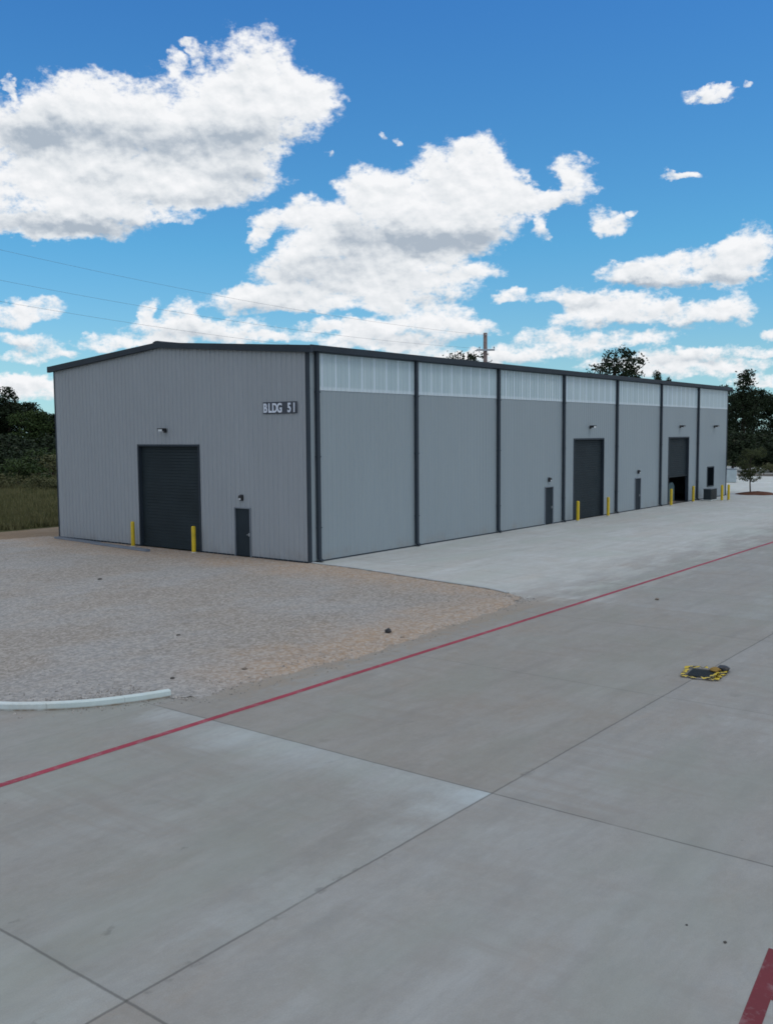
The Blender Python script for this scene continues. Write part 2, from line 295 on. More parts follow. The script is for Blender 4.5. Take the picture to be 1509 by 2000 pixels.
JX = (-25.04, -18.15, -11.3, -4.5, 2.3, 9.2, 16.0, 22.9, 30, 37, 44, 51, 58, 65, 80, 95)
JY = (-20.40, -12.25, -28.6)
def concrete_mat(name, base, joints=True, light=1.0):
    q = Mat(name); p = q.pos(); s = q.n('SeparateXYZ'); q.L(p, s.inputs[0]); X, Y = s.outputs[0], s.outputs[1]
    c = lambda k, t=(1., 1., 1.): tuple(b*k*u for b, u in zip(base, t))
    big = q.ramp(q.noise(q.scale(p, (.16, .34, .2)), 1, 4, .55), .40, .60)
    mid = q.ramp(q.noise(q.scale(p, (.45, 1.1, .5), (7, 3, 0)), 1, 6, .62), .40, .62)
    sml = q.ramp(q.noise(q.scale(p, (2.2, 3.6, 2)), 1, 6, .68), .36, .64)
    rust = q.ramp(q.noise(q.scale(p, (.33, .5, .4), (40, 11, 0)), 1, 5, .62), .50, .68)
    pale = q.ramp(q.noise(q.scale(p, (.28, .6, .4), (-13, 31, 0)), 1, 6, .65), .50, .68)
    strk = q.ramp(q.noise(q.scale(p, (.35, 3.5, 1), (3, 0, 0)), 1, 5, .6), .42, .62)
    col = q.mix(big, c(.86, (1.025, .985, .965)), c(1.06, (.965, 1, 1.03)))
    col = q.mix(q.math('MULTIPLY', mid, .75), col, c(.86, (1.0, 1.01, .98)))
    col = q.mix(q.math('MULTIPLY', pale, .95), col, c(1.26, (.965, 1, 1.04)))
    col = q.mix(q.math('MULTIPLY', rust, .80), col, c(.83, (1.12, .98, .87)))
    col = q.mix(q.math('MULTIPLY', strk, .45), col, c(.80))
    col = q.mix(q.math('MULTIPLY', sml, .45), col, c(1.14))
    blot = q.ramp(q.noise(q.scale(p, (1.1, 1.9, 1), (17, 27, 0)), 1, 7, .72), .44, .62)
    col = q.mix(q.math('MULTIPLY', blot, .50), col, c(.88, (1.03, 1, .96)))
    spk = q.ramp(q.noise(q.scale(p, (7, 10, 7)), 1, 5, .75), .42, .68)
    col = q.mix(q.math('MULTIPLY', spk, .30), col, c(1.22))
    oil = q.n('TexVoronoi'); oil.inputs['Scale'].default_value = .55; q.L(q.scale(p, (1, 1.3, 1), (3, 8, 0)), oil.inputs['Vector'])
    oil_c = q.n('SeparateColor'); q.L(oil.outputs['Color'], oil_c.inputs[0])
    om = q.math('MULTIPLY', q.ramp(q.math('ADD', oil.outputs['Distance'], q.math('MULTIPLY', sml, .06)), .05, .13, 1., 0.), q.ramp(oil_c.outputs[0], .55, .95))
    col = q.mix(q.math('MULTIPLY', om, .50), col, c(.60, (1.02, 1, .97)))
    grain = q.noise(p, 55, 3, .7)
    col = q.mix(.22, col, q.mix(q.ramp(grain, .3, .7), c(.72), c(1.25)))
    stk2 = q.ramp(q.noise(q.scale(p, (2.6, .30, 1), (13, 4, 0)), 1, 5, .62), .46, .66)
    stk2 = q.math('MULTIPLY', stk2, q.ramp(q.noise(q.scale(p, (.3, .3, .3), (2, 44, 0)), 1, 3, .5), .42, .58))
    col = q.mix(q.math('MULTIPLY', stk2, .55), col, c(.83, (1.05, .99, .95)))
    # tyre scuffs: long faint dark sweeps along the drive lane, and green-grey weathering
    tyre = q.n('TexWave'); tyre.wave_type = 'BANDS'; tyre.bands_direction = 'Y'; tyre.inputs['Scale'].default_value = .23; tyre.inputs['Distortion'].default_value = 5; tyre.inputs['Detail'].default_value = 3; tyre.inputs['Detail Scale'].default_value = .25
    q.L(q.scale(p, (.30, 1, 1)), tyre.inputs['Vector'])
    col = q.mix(q.math('MULTIPLY', q.math('MULTIPLY', q.ramp(tyre.outputs[1], .80, .98), mid), .30), col, c(.72))
    gr = q.ramp(q.noise(q.scale(p, (.22, .4, .4), (60, -20, 0)), 1, 5, .6), .46, .66)
    col = q.mix(q.math('MULTIPLY', gr, .40), col, c(.93, (.94, 1.03, .96)))
    # small dark specks and drips
    sp = q.noise(q.scale(p, (1, 1.4, 1), (5, 5, 0)), 2.1, 4, .6)
    col = q.mix(q.math('MULTIPLY', q.ramp(sp, .68, .76), .5), col, c(.50))
    if joints:
        wob = q.math('MULTIPLY', q.math('SUBTRACT', q.noise(p, 1.2, 5, .7), .5), .05)
        dirtn = q.noise(q.scale(p, (1, 1, 1), (9, 2, 0)), .55, 4, .6); chip = q.noise(q.scale(p, (1, 1, 1), (2, 2, 0)), 1.1, 4, .7)
        # pour-by-pour tone
        sx = None
        def inside(v, a, b): return q.math('MULTIPLY', q.math('GREATER_THAN', v, a), q.math('LESS_THAN', v, b))
        for (x0, x1, y0, y1, k) in ((-25.04, -18.15, -20.4, -12.25, (.97, .97, .96)), (-18.15, -1.6, -20.4, -12.25, (.94, .915, .885)), (-1.6, 60, -20.4, -12.25, (.99, .99, .985)),
                                    (-60, -25.04, -60, -20.4, (1.0, 1.0, .99)), (-25.04, -18.15, -60, -20.4, (1.04, 1.05, 1.06)), (-60, -25.04, -20.4, 5, (1.05, 1.06, 1.05)),
                                    (-3.0, 60, -12.25, 1, (1.58, 1.64, 1.68)), (60, 125, -60, 60, (1.18, 1.2, 1.2))):
            m = q.math('MULTIPLY', inside(X, x0, x1), inside(Y, y0, y1))
            if y1 == 1: m = q.math('MULTIPLY', q.ramp(q.math('ADD', Y, q.math('MULTIPLY', mid, 2.2)), -14.2, -8.0), q.ramp(X, -3.6, -2.0))
            col = q.mix(m, col, k, 'MULTIPLY')
        # tan fines tracked from the gravel on to the slab
        fe = q.ramp(q.math('ADD', q.math('ABSOLUTE', q.math('ADD', Y, 12.6)), q.math('MULTIPLY', q.math('SUBTRACT', sml, .5), .8)), .1, .95, 1., 0.)
        fe = q.math('MULTIPLY', fe, q.math('MULTIPLY', q.ramp(X, -17.8, -15.5), q.ramp(X, -3.5, -1.2, 1., 0.)))
        col = q.mix(q.math('MULTIPLY', fe, .65), col, (.27, .225, .175))
        # pale cement bloom hugging two of the joints
        for v, a, lo, hi, w_, f in ((X, -18.15, -25, -12.0, 1.7, .8), (Y, -20.4, -25, -10, .9, .65)):
            side = q.math('SUBTRACT', a, v) if v is X else q.math('SUBTRACT', v, a)
            dd = q.math('ADD', side, q.math('MULTIPLY', q.math('SUBTRACT', dirtn, .5), 2.4))
            m = q.math('MULTIPLY', q.ramp(dd, 0., w_, 1., 0.), q.math('GREATER_THAN', side, 0.))
            o_ = Y if v is X else X
            m = q.math('MULTIPLY', m, q.ramp(q.math('ADD', o_, q.math('MULTIPLY', q.math('SUBTRACT', mid, .5), 1.2)), hi-1.5, hi, 1., 0.)) if v is X else q.math('MULTIPLY', m, q.ramp(o_, -25, -18.4, .5, 1.))
            m = q.math('MULTIPLY', m, q.math('LESS_THAN', X, -18.15))
            m = q.math('MULTIPLY', m, q.math('GREATER_THAN', Y, -20.4))
            col = q.mix(q.math('MULTIPLY', m, f), col, (1.28, 1.38, 1.46), 'MULTIPLY')
        for v, L_, amt in ((X, JX, .55), (Y, JY, .6)):
            for a in L_:
                d = q.math('ABSOLUTE', q.math('ADD', q.math('SUBTRACT', v, a), wob))
                near = .6 if a in (-25.04, -18.15, -20.40) else (.12 if a == -12.25 else .3)
                line = q.ramp(d, .006, .028, 1., 0.)
                if a == -20.40: line = q.math('MAXIMUM', line, q.math('MULTIPLY', q.math('MULTIPLY', q.ramp(chip, .59, .66), .7), q.ramp(d, .03, .12, 1., 0.)))
                halo = q.math('MULTIPLY', q.ramp(d, .03, .30, 1., 0.), q.ramp(dirtn, .35, .7))
                col = q.mix(q.math('MULTIPLY', halo, .30*near), col, c(.62))
                col = q.mix(q.math('MULTIPLY', q.math('MULTIPLY', line, q.ramp(dirtn, .25, .5, .45, 1.)), near), col, c(.22))
    if not joints:
        ft = q.math('MULTIPLY', q.ramp(s.outputs[2], .015, .055, 1., 0.), q.ramp(q.noise(p, 2.2, 4, .6), .35, .6, .4, 1.))
        col = q.mix(ft, col, (.21, .17, .125))
        cut = q.math('ABSOLUTE', q.math('SUBTRACT', q.math('FRACT', q.math('DIVIDE', q.math('ADD', X, .35), 1.25)), .5))
        col = q.mix(q.math('MULTIPLY', q.ramp(cut, .004, .010, 1., 0.), .35), col, c(.4))
    q.color(col); q.setp(Roughness=.72)
    q.b.inputs['Specular IOR Level'].default_value = .3
    q.bump(q.math('ADD', sml, q.math('MULTIPLY', grain, .6)), .004, .5)
    return q.m
M_CONC = concrete_mat('yard_concrete', (.275, .276, .262))
M_KERB = concrete_mat('kerb_concrete', (.56, .64, .655), False)

def gravel_mat():
    q = Mat('crushed_gravel'); p = q.pos()
    v = q.n('TexVoronoi'); v.inputs['Scale'].default_value = 14; q.L(p, v.inputs['Vector'])
    tone = q.n('SeparateColor'); q.L(v.outputs['Color'], tone.inputs[0])
    v2 = q.n('TexVoronoi'); v2.inputs['Scale'].default_value = 8; q.L(p, v2.inputs['Vector'])
    t2 = q.n('SeparateColor'); q.L(v2.outputs['Color'], t2.inputs[0])
    big = q.ramp(q.noise(q.scale(p, (.16, .26, .2)), 1, 5, .6), .42, .60)
    mid = q.ramp(q.noise(q.scale(p, (.9, 1.5, 1)), 1, 5, .65), .3, .7)
    col = q.mix(big, (.240, .218, .188), (.268, .272, .268))
    s = q.n('SeparateXYZ'); q.L(p, s.inputs[0])
    wob = q.math('MULTIPLY', q.math('SUBTRACT', q.noise(p, .45, 4, .6), .5), 5.0)
    # tan fines washed out along the southern and eastern fringe
    edge = q.math('MINIMUM', q.math('ADD', s.outputs[1], 12.5), q.math('SUBTRACT', q.math('MULTIPLY', s.outputs[0], -1.0), 1.0))
    rim = q.ramp(q.math('ADD', edge, wob), .2, 3.6, 1., 0.)
    rim = q.math('MULTIPLY', rim, q.ramp(s.outputs[0], -17.5, -14.5))
    col = q.mix(q.math('MULTIPLY', rim, .95), col, (.36, .255, .165))
    fr = q.ramp(q.noise(q.scale(p, (.5, .8, 1), (20, 3, 0)), 1, 4, .6), .5, .75)
    col = q.mix(q.math('MULTIPLY', fr, .38), col, (.30, .255, .205))
    col = q.mix(q.math('MULTIPLY', mid, .35), col, (.235, .225, .215))
    col = q.mix(q.ramp(tone.outputs[0], 0., 1., 0., .55), col, (.47, .45, .42))
    col = q.mix(q.ramp(t2.outputs[1], .6, 1., 0., .25), col, (.15, .14, .125))
    sp = q.n('TexNoise'); sp.inputs['Scale'].default_value = 20; sp.inputs['Detail'].default_value = 4; q.L(p, sp.inputs['Vector'])
    col = q.mix(q.ramp(sp.outputs[0], .60, .70, 0., .5), col, (.13, .125, .12))
    q.color(col); q.setp(Roughness=.9); q.b.inputs['Specular IOR Level'].default_value = .2
    q.bump(q.math('ADD', tone.outputs[1], q.math('MULTIPLY', sp.outputs[0], 1.5)), .02, .8); return q.m
M_GRAVEL = gravel_mat()
def earth_mat(name, a, b, c3, sc1=.25):
    q = Mat(name); p = q.pos()
    col = q.mix(q.ramp(q.noise(p, sc1, 6, .6), .35, .65), a, b)
    col = q.mix(q.ramp(q.noise(q.scale(p, (.5, 1.6, 1)), 1.1, 6, .65), .45, .75, 0., .7), col, c3)
    col = q.mix(q.ramp(q.noise(p, 9, 4, .7), .3, .7, 0., .3), col, tuple(x*.5 for x in a))
    q.color(col); q.setp(Roughness=.95); q.b.inputs['Specular IOR Level'].default_value = .1
    q.bump(q.noise(p, 6, 5, .6), .08, .6); return q.m
M_DIRT = earth_mat('bare_dirt', (.27, .20, .135), (.32, .25, .18), (.20, .155, .10))
M_FIELD = earth_mat('rough_field', (.070, .078, .034), (.105, .104, .050), (.055, .062, .026), .12)
M_MULCH = earth_mat('red_mulch', (.13, .055, .035), (.09, .045, .03), (.17, .08, .05), 3)
def road_red(name, c):
    q = Mat(name); p = q.pos()
    wear = q.ramp(q.noise(p, 4, 6, .72), .50, .66); blot = q.ramp(q.noise(p, 1.1, 4, .6), .35, .7)
    col = q.mix(blot, c, tuple(x*1.25 for x in c))
    col = q.mix(q.math('MULTIPLY', wear, .30), col, (.30, .26, .27))
    q.color(col); q.setp(Roughness=.65); return q.m
M_RED = road_red('red_line_paint', (.25, .022, .045))
def leaf_mat(name, a, b):
    q = Mat(name); p = q.pos()
    col = q.mix(q.ramp(q.noise(p, .55, 3, .6), .32, .68), a, b)
    col = q.mix(q.ramp(q.noise(p, 4.0, 2, .6), .4, .8, 0., .6), col, tuple(x*1.7 for x in b))
    q.color(col); q.setp(Roughness=.7); q.b.inputs['Specular IOR Level'].default_value = .15; return q.m
M_LEAF_D = leaf_mat('dark_foliage', (.010, .018, .009), (.019, .032, .014))
M_LEAF_M = leaf_mat('mid_foliage', (.020, .038, .013), (.042, .068, .020))
M_LEAF_O = leaf_mat('olive_foliage', (.036, .048, .019), (.062, .075, .032))
M_BARK = paint('bark', (.055, .042, .034), .9, 0, .3, 4)
M_POLE = paint('weathered_pole', (.20, .155, .145), .85, 0, .2, 2)
M_WIRE = paint('cable', (.16, .20, .23), .6)

# ---------------------------------------------------------------- ground
def sheet(name, m, x0, x1, y0, y1, z):
    o = MB().quad((x0, y0, z), (x1, y0, z), (x1, y1, z), (x0, y1, z)).build(name, m); return tag(o, kind='structure')
sheet('ground', M_FIELD, -2500, 2500, -2500, 2500, -.06)
sheet('dirt_verge', M_DIRT, -45, 54.0, 12, 24.6, -.045)
YARD = MB().quad((-70, -70, 0), (125, -70, 0), (125, -.02, 0), (-70, -.02, 0))
YARD.quad((54.6, -.02, 0), (125, -.02, 0), (125, 70, 0), (54.6, 70, 0))
tag(YARD.build('concrete_yard', M_CONC), kind='structure')
sheet('far_road', earth_mat('far_road_dust', (.20, .185, .165), (.24, .225, .205), (.17, .155, .14)), 92, 99, -70, 70, .004)

GP = [(.02, 0), (-.30, -2.9), (-1.10, -7.4), (-1.50, -9.9), (-1.93, -11.35), (-2.15, -11.75), (-2.7, -12.02), (-3.96, -12.2), (-6.1, -12.42), (-8, -12.55), (-10.9, -12.72), (-13.9, -12.6), (-16.3, -12.5), (-17.45, -12.3),
      (-17.55, -11.80), (-18.21, -11.52), (-18.98, -11.17), (-19.65, -10.62), (-20.28, -9.85), (-20.85, -8.4), (-20.95, -6), (-20.95, 30), (-6, 21), (.0, 19.7), (.02, 18.75)]
def seg_dist(px, py, poly):
    best = 1e9; ins = False; n = len(poly)
    for i in range(n):
        x1, y1 = poly[i]; x2, y2 = poly[(i+1) % n]
        dx, dy = x2-x1, y2-y1; t = max(0, min(1, ((px-x1)*dx+(py-y1)*dy)/(dx*dx+dy*dy)))
        best = min(best, math.hypot(px-x1-t*dx, py-y1-t*dy))
        if (y1 > py) != (y2 > py) and px < (x2-x1)*(py-y1)/(y2-y1)+x1: ins = not ins
    return best if ins else -best
def gravel():
    st = .16; x0, y0 = -21.6, -13.6; nx, ny = int(24/st), int(45/st); mb = MB(); idx = {}; Z = {}
    for i in range(nx):
        for j in range(ny):
            x, y = x0+i*st, y0+j*st
            d = seg_dist(x, y, GP)
            if d < -.55 or (x > -.02 and y < 19.4 and y > 0.1): continue
            nz = noise.noise(Vector((x*.55, y*.55, 0)))*.9 + noise.noise(Vector((x*1.9, y*1.9, 3)))*.6 + noise.noise(Vector((x*5, y*5, 3)))*.35
            hard = (x < -17.4 and y < 0) or (x > -2.4 and y > -11.1)      # held back by a kerb or the apron edge
            if hard: z = .016 + nz*.007 if d > -.12 else None
            else: z = max(-.05, min(.035, d*.06+.004)) + nz*.022
            if z is None or (x > -3.2 and y < -10.9 and d < -.08): continue
            if x > -2.4 and y > -11.0 and d < -.10: continue
            idx[i, j] = len(mb.v); mb.v.append((x, y, z))
    for (i, j), a in idx.items():
        q = [idx.get(k) for k in ((i, j), (i+1, j), (i+1, j+1), (i, j+1))]
        if None not in q: mb.f.append(tuple(q)); mb.sm.append(True)
    tag(mb.build('gravel_bed', M_GRAVEL), kind='structure')
gravel()
def stones():
    mb = MB(); R = random.Random(3)
    for _ in range(5200):
        if R.random() < .45:
            k = R.randrange(5, 17); a, b = GP[k], GP[k+1]; t = R.random()
            x = a[0]+(b[0]-a[0])*t; y = a[1]+(b[1]-a[1])*t + R.gauss(.25, .45)
        else: x = R.uniform(-20.5, -.4); y = R.uniform(-12.4, 12)
        if seg_dist(x, y, GP) < -.7: continue
        if x > -2.2 and y > -11 and seg_dist(x, y, GP) < .1: continue
        s = R.uniform(.010, .026)*(1.7 if R.random() < .04 else 1); z = .028 if seg_dist(x, y, GP) > .3 else .008
        vs = [(x+cos(t)*s*R.uniform(.7, 1.3), y+sin(t)*s*R.uniform(.7, 1.3), z-.004) for t in (0, 1.6, 3.1, 4.7)]
        mb.add(vs+[(x+R.uniform(-.3, .3)*s, y+R.uniform(-.3, .3)*s, z+s*R.uniform(.5, 1.0))], [(0, 1, 4), (1, 2, 4), (2, 3, 4), (3, 0, 4)])
    q = Mat('stone_chips'); g = q.n('NewGeometry'); q.color(q.mix(g.outputs['Random Per Island'], (.16, .15, .14), (.42, .40, .37))).setp(Roughness=.9)
    tag(mb.build('loose_stones', q.m), 'loose grey and tan stone chips scattered over the gravel bed', kind='stuff')
stones()

M_APRON = concrete_mat('apron_edge_concrete', (.40, .43, .44), False)
# kerbs: the curved one at the left and the apron's raised edge
def strip(name, pts, w, h, m, z0=-.03):
    """a bar of rounded-rectangle section swept along a line"""
    mb = MB(); P = [Vector((x, y, 0)) for x, y in pts]; sec = [(-w/2, z0), (-w/2, h-.02), (-w/2+.02, h), (w/2-.02, h), (w/2, h-.02), (w/2, z0)]
    n = len(sec)
    for i, p in enumerate(P):
        d = (P[min(i+1, len(P)-1)]-P[max(i-1, 0)]).normalized(); s = Vector((d.y, -d.x, 0))
        for a, z in sec: mb.v.append(tuple(p+s*a+Vector((0, 0, z))))
    for i in range(len(P)-1):
        for k in range(n-1): mb.f.append((i*n+k, i*n+k+1, (i+1)*n+k+1, (i+1)*n+k)); mb.sm.append(False)
    mb.f.append(tuple(range(n))); mb.f.append(tuple((len(P)-1)*n+k for k in range(n))[::-1]); mb.sm += [False]*2
    o = mb.build(name, m); return tag(o, kind='structure')
def smooth(pts, n=6):
    out = []
    for i in range(len(pts)-1):
        p0, p1, p2, p3 = [Vector(pts[max(0, min(len(pts)-1, k))]) for k in (i-1, i, i+1, i+2)]
        for k in range(n):
            t = k/n; out.append(tuple(.5*((2*p1)+(p2-p0)*t+(2*p0-5*p1+4*p2-p3)*t*t+(3*p1-p0-3*p2+p3)*t**3)))
    return out+[tuple(pts[-1])]
strip('kerb', smooth([(-20.95, 14), (-20.95, 2), (-20.95, -7.0), (-20.75, -8.6), (-20.25, -9.9), (-19.62, -10.72), (-18.98, -11.27), (-18.21, -11.67), (-17.52, -11.92)]), .17, .15, M_KERB)
strip('apron_edge', smooth([(.0, -.16), (-.22, -2.9), (-1.05, -7.4), (-1.45, -9.9), (-1.92, -11.05)]), .13, .07, M_APRON)

# painted lines
def decal(name, polys, m, z=.004):
    mb = MB()
    for p in polys: mb.quad(*[(x, y, z) for x, y in p])
    return tag(mb.build(name, m), kind='structure')
W = .082
seg = [(-70+i*1.5, -70+(i+1)*1.5) for i in range(130)]
R0 = random.Random(5); offs = [R0.uniform(-.008, .008) for _ in range(132)]
decal('painted_line', [[(a, -13.90-W+offs[i]), (b, -13.90-W+offs[i+1]), (b, -13.90+W+offs[i+1]), (a, -13.90+W+offs[i])] for i, (a, b) in enumerate(seg)], M_RED)
M_RED2 = road_red('dark_red_paint', (.125, .013, .019))
decal('painted_letter', [[(-22.6, -25.63), (-21.17, -25.465), (-20.20, -25.35), (-20.20, -25.165), (-22.6, -25.435)], [(-21.17, -25.466), (-21.17, -26.3), (-20.20, -26.2), (-20.20, -25.351)]], M_RED2)

# ---------------------------------------------------------------- warehouse
LW, WW, HH, RY, RZ = 53.9, 18.75, 9.14, 9.75, 9.90
BAY = 7.776
wh = thing('warehouse', 'long grey ribbed metal warehouse with dark trim and pale translucent panels under its eave', 'warehouse')
def top_gable(y): return HH + (RZ-HH)*(y/RY if y < RY else (WW-y)/(WW-RY))
def ribs(length, pitch=.305, h=.032, minor=True):
    """breakpoints (position, outward height) of a ribbed sheet"""
    out = []; x = 0
    while x < length:
        for a, b in ((0, 0), (.035, h), (.075, h), (.11, 0)) + (((.16, 0), (.175, .007), (.195, .007), (.21, 0)) if minor else ()):
            if x+a < length: out.append((x+a, b))
        x += pitch
    out.append((length, 0)); return out
def rib_wall(mapf, length, topf, z0, holes, h=.032, z1=None, minor=True):
    pts = ribs(length, h=h, minor=minor)
    brk = set(p for p, _ in pts)
    for a, b, c, d in holes: brk |= {a, b}
    xs = sorted(brk)
    def off(x):
        for (p, q), (r, s) in zip(pts, pts[1:]):
            if p <= x <= r: return q if r == p else q+(s-q)*(x-p)/(r-p)
        return 0
    mb = MB()
    for a, b in zip(xs, xs[1:]):
        if b-a < 1e-5: continue
        mid = (a+b)/2; spans = [(z0, None)]
        for (h0, h1, c, d) in holes:
            if h0 < mid < h1: spans = ([(z0, c)] if c > z0 else []) + [(d, None)]
        oa, ob = off(a+1e-6), off(b-1e-6)
        for s0, s1 in spans:
            ta, tb = (topf(a), topf(b)) if s1 is None else (s1, s1)
            mb.quad(mapf(a, oa, s0), mapf(b, ob, s0), mapf(b, ob, tb), mapf(a, oa, ta))
    return mb
GH = [(7.08, 11.60, 0, 5.13), (3.62, 4.68, 0, 2.27)]
SH_ = [(24.88, 29.15, 0, 5.20), (40.65, 44.75, 0, 5.18), (21.05, 22.12, 0, 2.32), (34.38, 35.42, 0, 2.31), (49.15, 50.70, 1.0, 2.62)]
ZB = 7.56
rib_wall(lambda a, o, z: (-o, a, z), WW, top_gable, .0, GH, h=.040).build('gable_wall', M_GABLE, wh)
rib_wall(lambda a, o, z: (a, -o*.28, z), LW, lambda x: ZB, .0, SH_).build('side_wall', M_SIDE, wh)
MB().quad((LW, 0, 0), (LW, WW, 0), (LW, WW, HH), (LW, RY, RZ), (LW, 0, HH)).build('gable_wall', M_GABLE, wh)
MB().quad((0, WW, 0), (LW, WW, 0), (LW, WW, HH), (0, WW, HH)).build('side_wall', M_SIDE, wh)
MB().quad((.1, .1, .02), (LW-.1, .1, .02), (LW-.1, WW-.1, .02), (.1, WW-.1, .02)).build('floor_slab', M_INWALL, wh)
# translucent panels, one run to a bay
for k in range(7):
    a, b = k*BAY + (.62 if k == 0 else .10), min((k+1)*BAY, LW) - .10
    mb = MB(); pts = ribs(b-a, h=.022, minor=False)
    for (p, q), (r, s) in zip(pts, pts[1:]):
        mb.quad((a+p, -.018-q, ZB-.05), (a+r, -.018-s, ZB-.05), (a+r, -.018-s, HH), (a+p, -.018-q, HH))
    mb.build('translucent_panel', M_TRANS, wh)
# solid sheet behind the downspouts between the panels
mb = MB()
for k in range(8):
    mb = MB(); c_ = min(k*BAY, LW); mb.box(max(.0, c_-.10), min(LW, c_+(.62 if k == 0 else .10)), -.010, .02, ZB, HH)
    mb.build('wall_sheet', M_SIDE, wh)
# roof
T = .05; OV = .28
rf = MB(); 
rf.prism([(-OV, HH+.12-.02), (RY, RZ+.12), (WW+OV, HH+.12-.02), (WW+OV, HH+.17), (RY, RZ+.19), (-OV, HH+.17)], 'x', -.16, LW+.16)
roof = rf.build('roof', M_ROOF, wh)
MB().prism([(RY-.30, RZ+.165), (RY, RZ+.20), (RY+.30, RZ+.165), (RY+.28, RZ+.24), (RY+.08, RZ+.30), (RY-.08, RZ+.30), (RY-.28, RZ+.24)], 'x', -.20, LW+.20).build('ridge_cap', M_TRIM, roof)
# eave gutter and rake trims
MB().prism([(-.33, HH+.02), (-.035, HH-.03), (-.035, HH+.21), (-.28, HH+.21), (-.34, HH+.27), (-.35, HH+.27)], 'x', -.18, LW+.18).build('gutter', M_TRIM, roof)
MB().prism([(WW+.35, HH+.02), (WW+.02, HH-.03), (WW+.02, HH+.21), (WW+.34, HH+.27)], 'x', -.18, LW+.18).build('gutter', M_TRIM, roof)
for xa, xb in ((-.21, -.037), (LW+.0, LW+.21)):
    for s in (0, 1):
        e = (-.36, RY) if s == 0 else (WW+.36, RY)
        MB().prism([(e[0], HH-.035+(RZ-HH)*(-.36/RY)), (e[1], RZ-.035), (e[1], RZ+.225), (e[0], HH+.27+(RZ-HH)*(-.36/RY))], 'x', xa, xb).build('rake_trim', M_TRIM, wh)
# corner trims
for (x0, x1, y0, y1) in ((-.045, .115, -.03, .10), (-.045, .10, WW-.10, WW+.03), (LW-.12, LW+.05, -.03, .10)):
    MB().box(x0, x1, y0, y1, 0, HH-.02).build('corner_trim', M_TRIM, wh, .004)
# downspouts with a kicked-out foot
def downspout(x):
    mb = MB(); mb.prism([(x-.095, -.045), (x-.095, -.155), (x-.08, -.17), (x+.08, -.17), (x+.095, -.155), (x+.095, -.045)], 'z', .16, HH+.02)
    mb.add([(x-.095, -.045, .16), (x+.095, -.045, .16), (x+.095, -.17, .16), (x-.095, -.17, .16),
            (x-.095, -.22, .02), (x+.095, -.22, .02), (x+.095, -.34, .07), (x-.095, -.34, .07)], [(0, 1, 5, 4), (3, 2, 6, 7), (0, 3, 7, 4), (1, 2, 6, 5), (4, 5, 6, 7)])
    for z in (1.5, 4.6, 7.4): mb.box(x-.12, x+.12, -.178, -.035, z, z+.05)
    return mb.build('downspout', M_TRIM, wh)
downspout(.50)
for k in range(1, 7): downspout(k*BAY)
# base trim
for a, b in ((0.12, 21.0), (22.15, 24.8), (29.2, 34.33), (35.47, 40.6), (44.8, LW-.14)): MB().box(a, b, -.028, -.002, .0, .06).build('base_trim', M_TRIM, wh)
for a, b in ((.12, 3.55), (4.75, 7.0), (11.68, WW-.12)): MB().box(-.040, -.004, a, b, .0, .06).build('base_trim', M_TRIM, wh)

def rollup(axis, a0, a1, z1, zbot=0.0):
    """roll-up door on the side wall (axis x) or the gable (axis y); the curtain is recessed"""
    def P(a, o, z): return (a, o, z) if axis == 'x' else (o, a, z)   # o = depth behind the wall face
    mb = MB(); z = zbot+.12; n = 0
    while z < z1:
        zz = min(z1, z+.15)
        for u, v, d0, d1 in ((z, z+.020, .170, .152), (z+.020, zz-.020, .152, .148), (zz-.020, zz, .148, .170)):
            if v > u: mb.quad(P(a0, d0, u), P(a1, d0, u), P(a1, d1, v), P(a0, d1, v))
        z = zz
    cur = mb.build('rollup_door', M_DOOR, wh)
    b = MB(); lo = [P(a0, .10, zbot+.02), P(a1, .20, zbot+.13)]
    b.box(min(lo[0][0], lo[1][0]), max(lo[0][0], lo[1][0]), min(lo[0][1], lo[1][1]), max(lo[0][1], lo[1][1]), zbot+.02, zbot+.13).build('bottom_bar', M_DOOR, cur)
    j = MB()
    for s0, s1 in ((a0-.07, a0+.02), (a1-.02, a1+.07)):
        p, q = P(s0, -.045, 0), P(s1, .19, 0); j.box(min(p[0], q[0]), max(p[0], q[0]), min(p[1], q[1]), max(p[1], q[1]), 0, z1+.0)
    p, q = P(a0-.07, -.045, 0), P(a1+.07, .19, 0); j.box(min(p[0], q[0]), max(p[0], q[0]), min(p[1], q[1]), max(p[1], q[1]), z1+.001, z1+.10)
    j.build('door_frame', M_TRIM, cur)
    return cur
rollup('y', 7.08, 11.60, 5.06)
rollup('x', 24.88, 29.15, 5.12)
o = rollup('x', 40.65, 44.75, 5.10, 2.05); tag(o, label='roll-up door left partly open above the dark bay')

def pdoor(axis, a0, a1, z1, hinge_hi=True):
    def P(a, o): return (a, o) if axis == 'x' else (o, a)
    def bx(mb, u0, u1, o0, o1, z0, z1_):
        p, q = P(u0, o0), P(u1, o1); mb.box(min(p[0], q[0]), max(p[0], q[0]), min(p[1], q[1]), max(p[1], q[1]), z0, z1_); return mb
    d = bx(MB(), a0+.055, a1-.055, .02, .065, .02, z1-.055); leaf = d.build('personnel_door', M_PDOOR, wh)
    f = MB(); bx(f, a0, a0+.05, -.045, .08, 0, z1); bx(f, a1-.05, a1, -.045, .08, 0, z1); bx(f, a0+.051, a1-.051, -.045, .08, z1-.05, z1)
    f.build('door_frame', M_FRAMEG, leaf)
    h = MB(); u = a0+.14 if hinge_hi else a1-.14
    bx(h, u-.03, u+.03, -.01, .02, .95, 1.10); bx(h, u-.02, u+.11, -.045, -.018, 1.01, 1.035); h.build('door_handle', M_STEEL, leaf)
    return leaf
pdoor('y', 3.62, 4.68, 2.27); pdoor('x', 21.05, 22.12, 2.32, False); pdoor('x', 34.38, 35.42, 2.31, False)

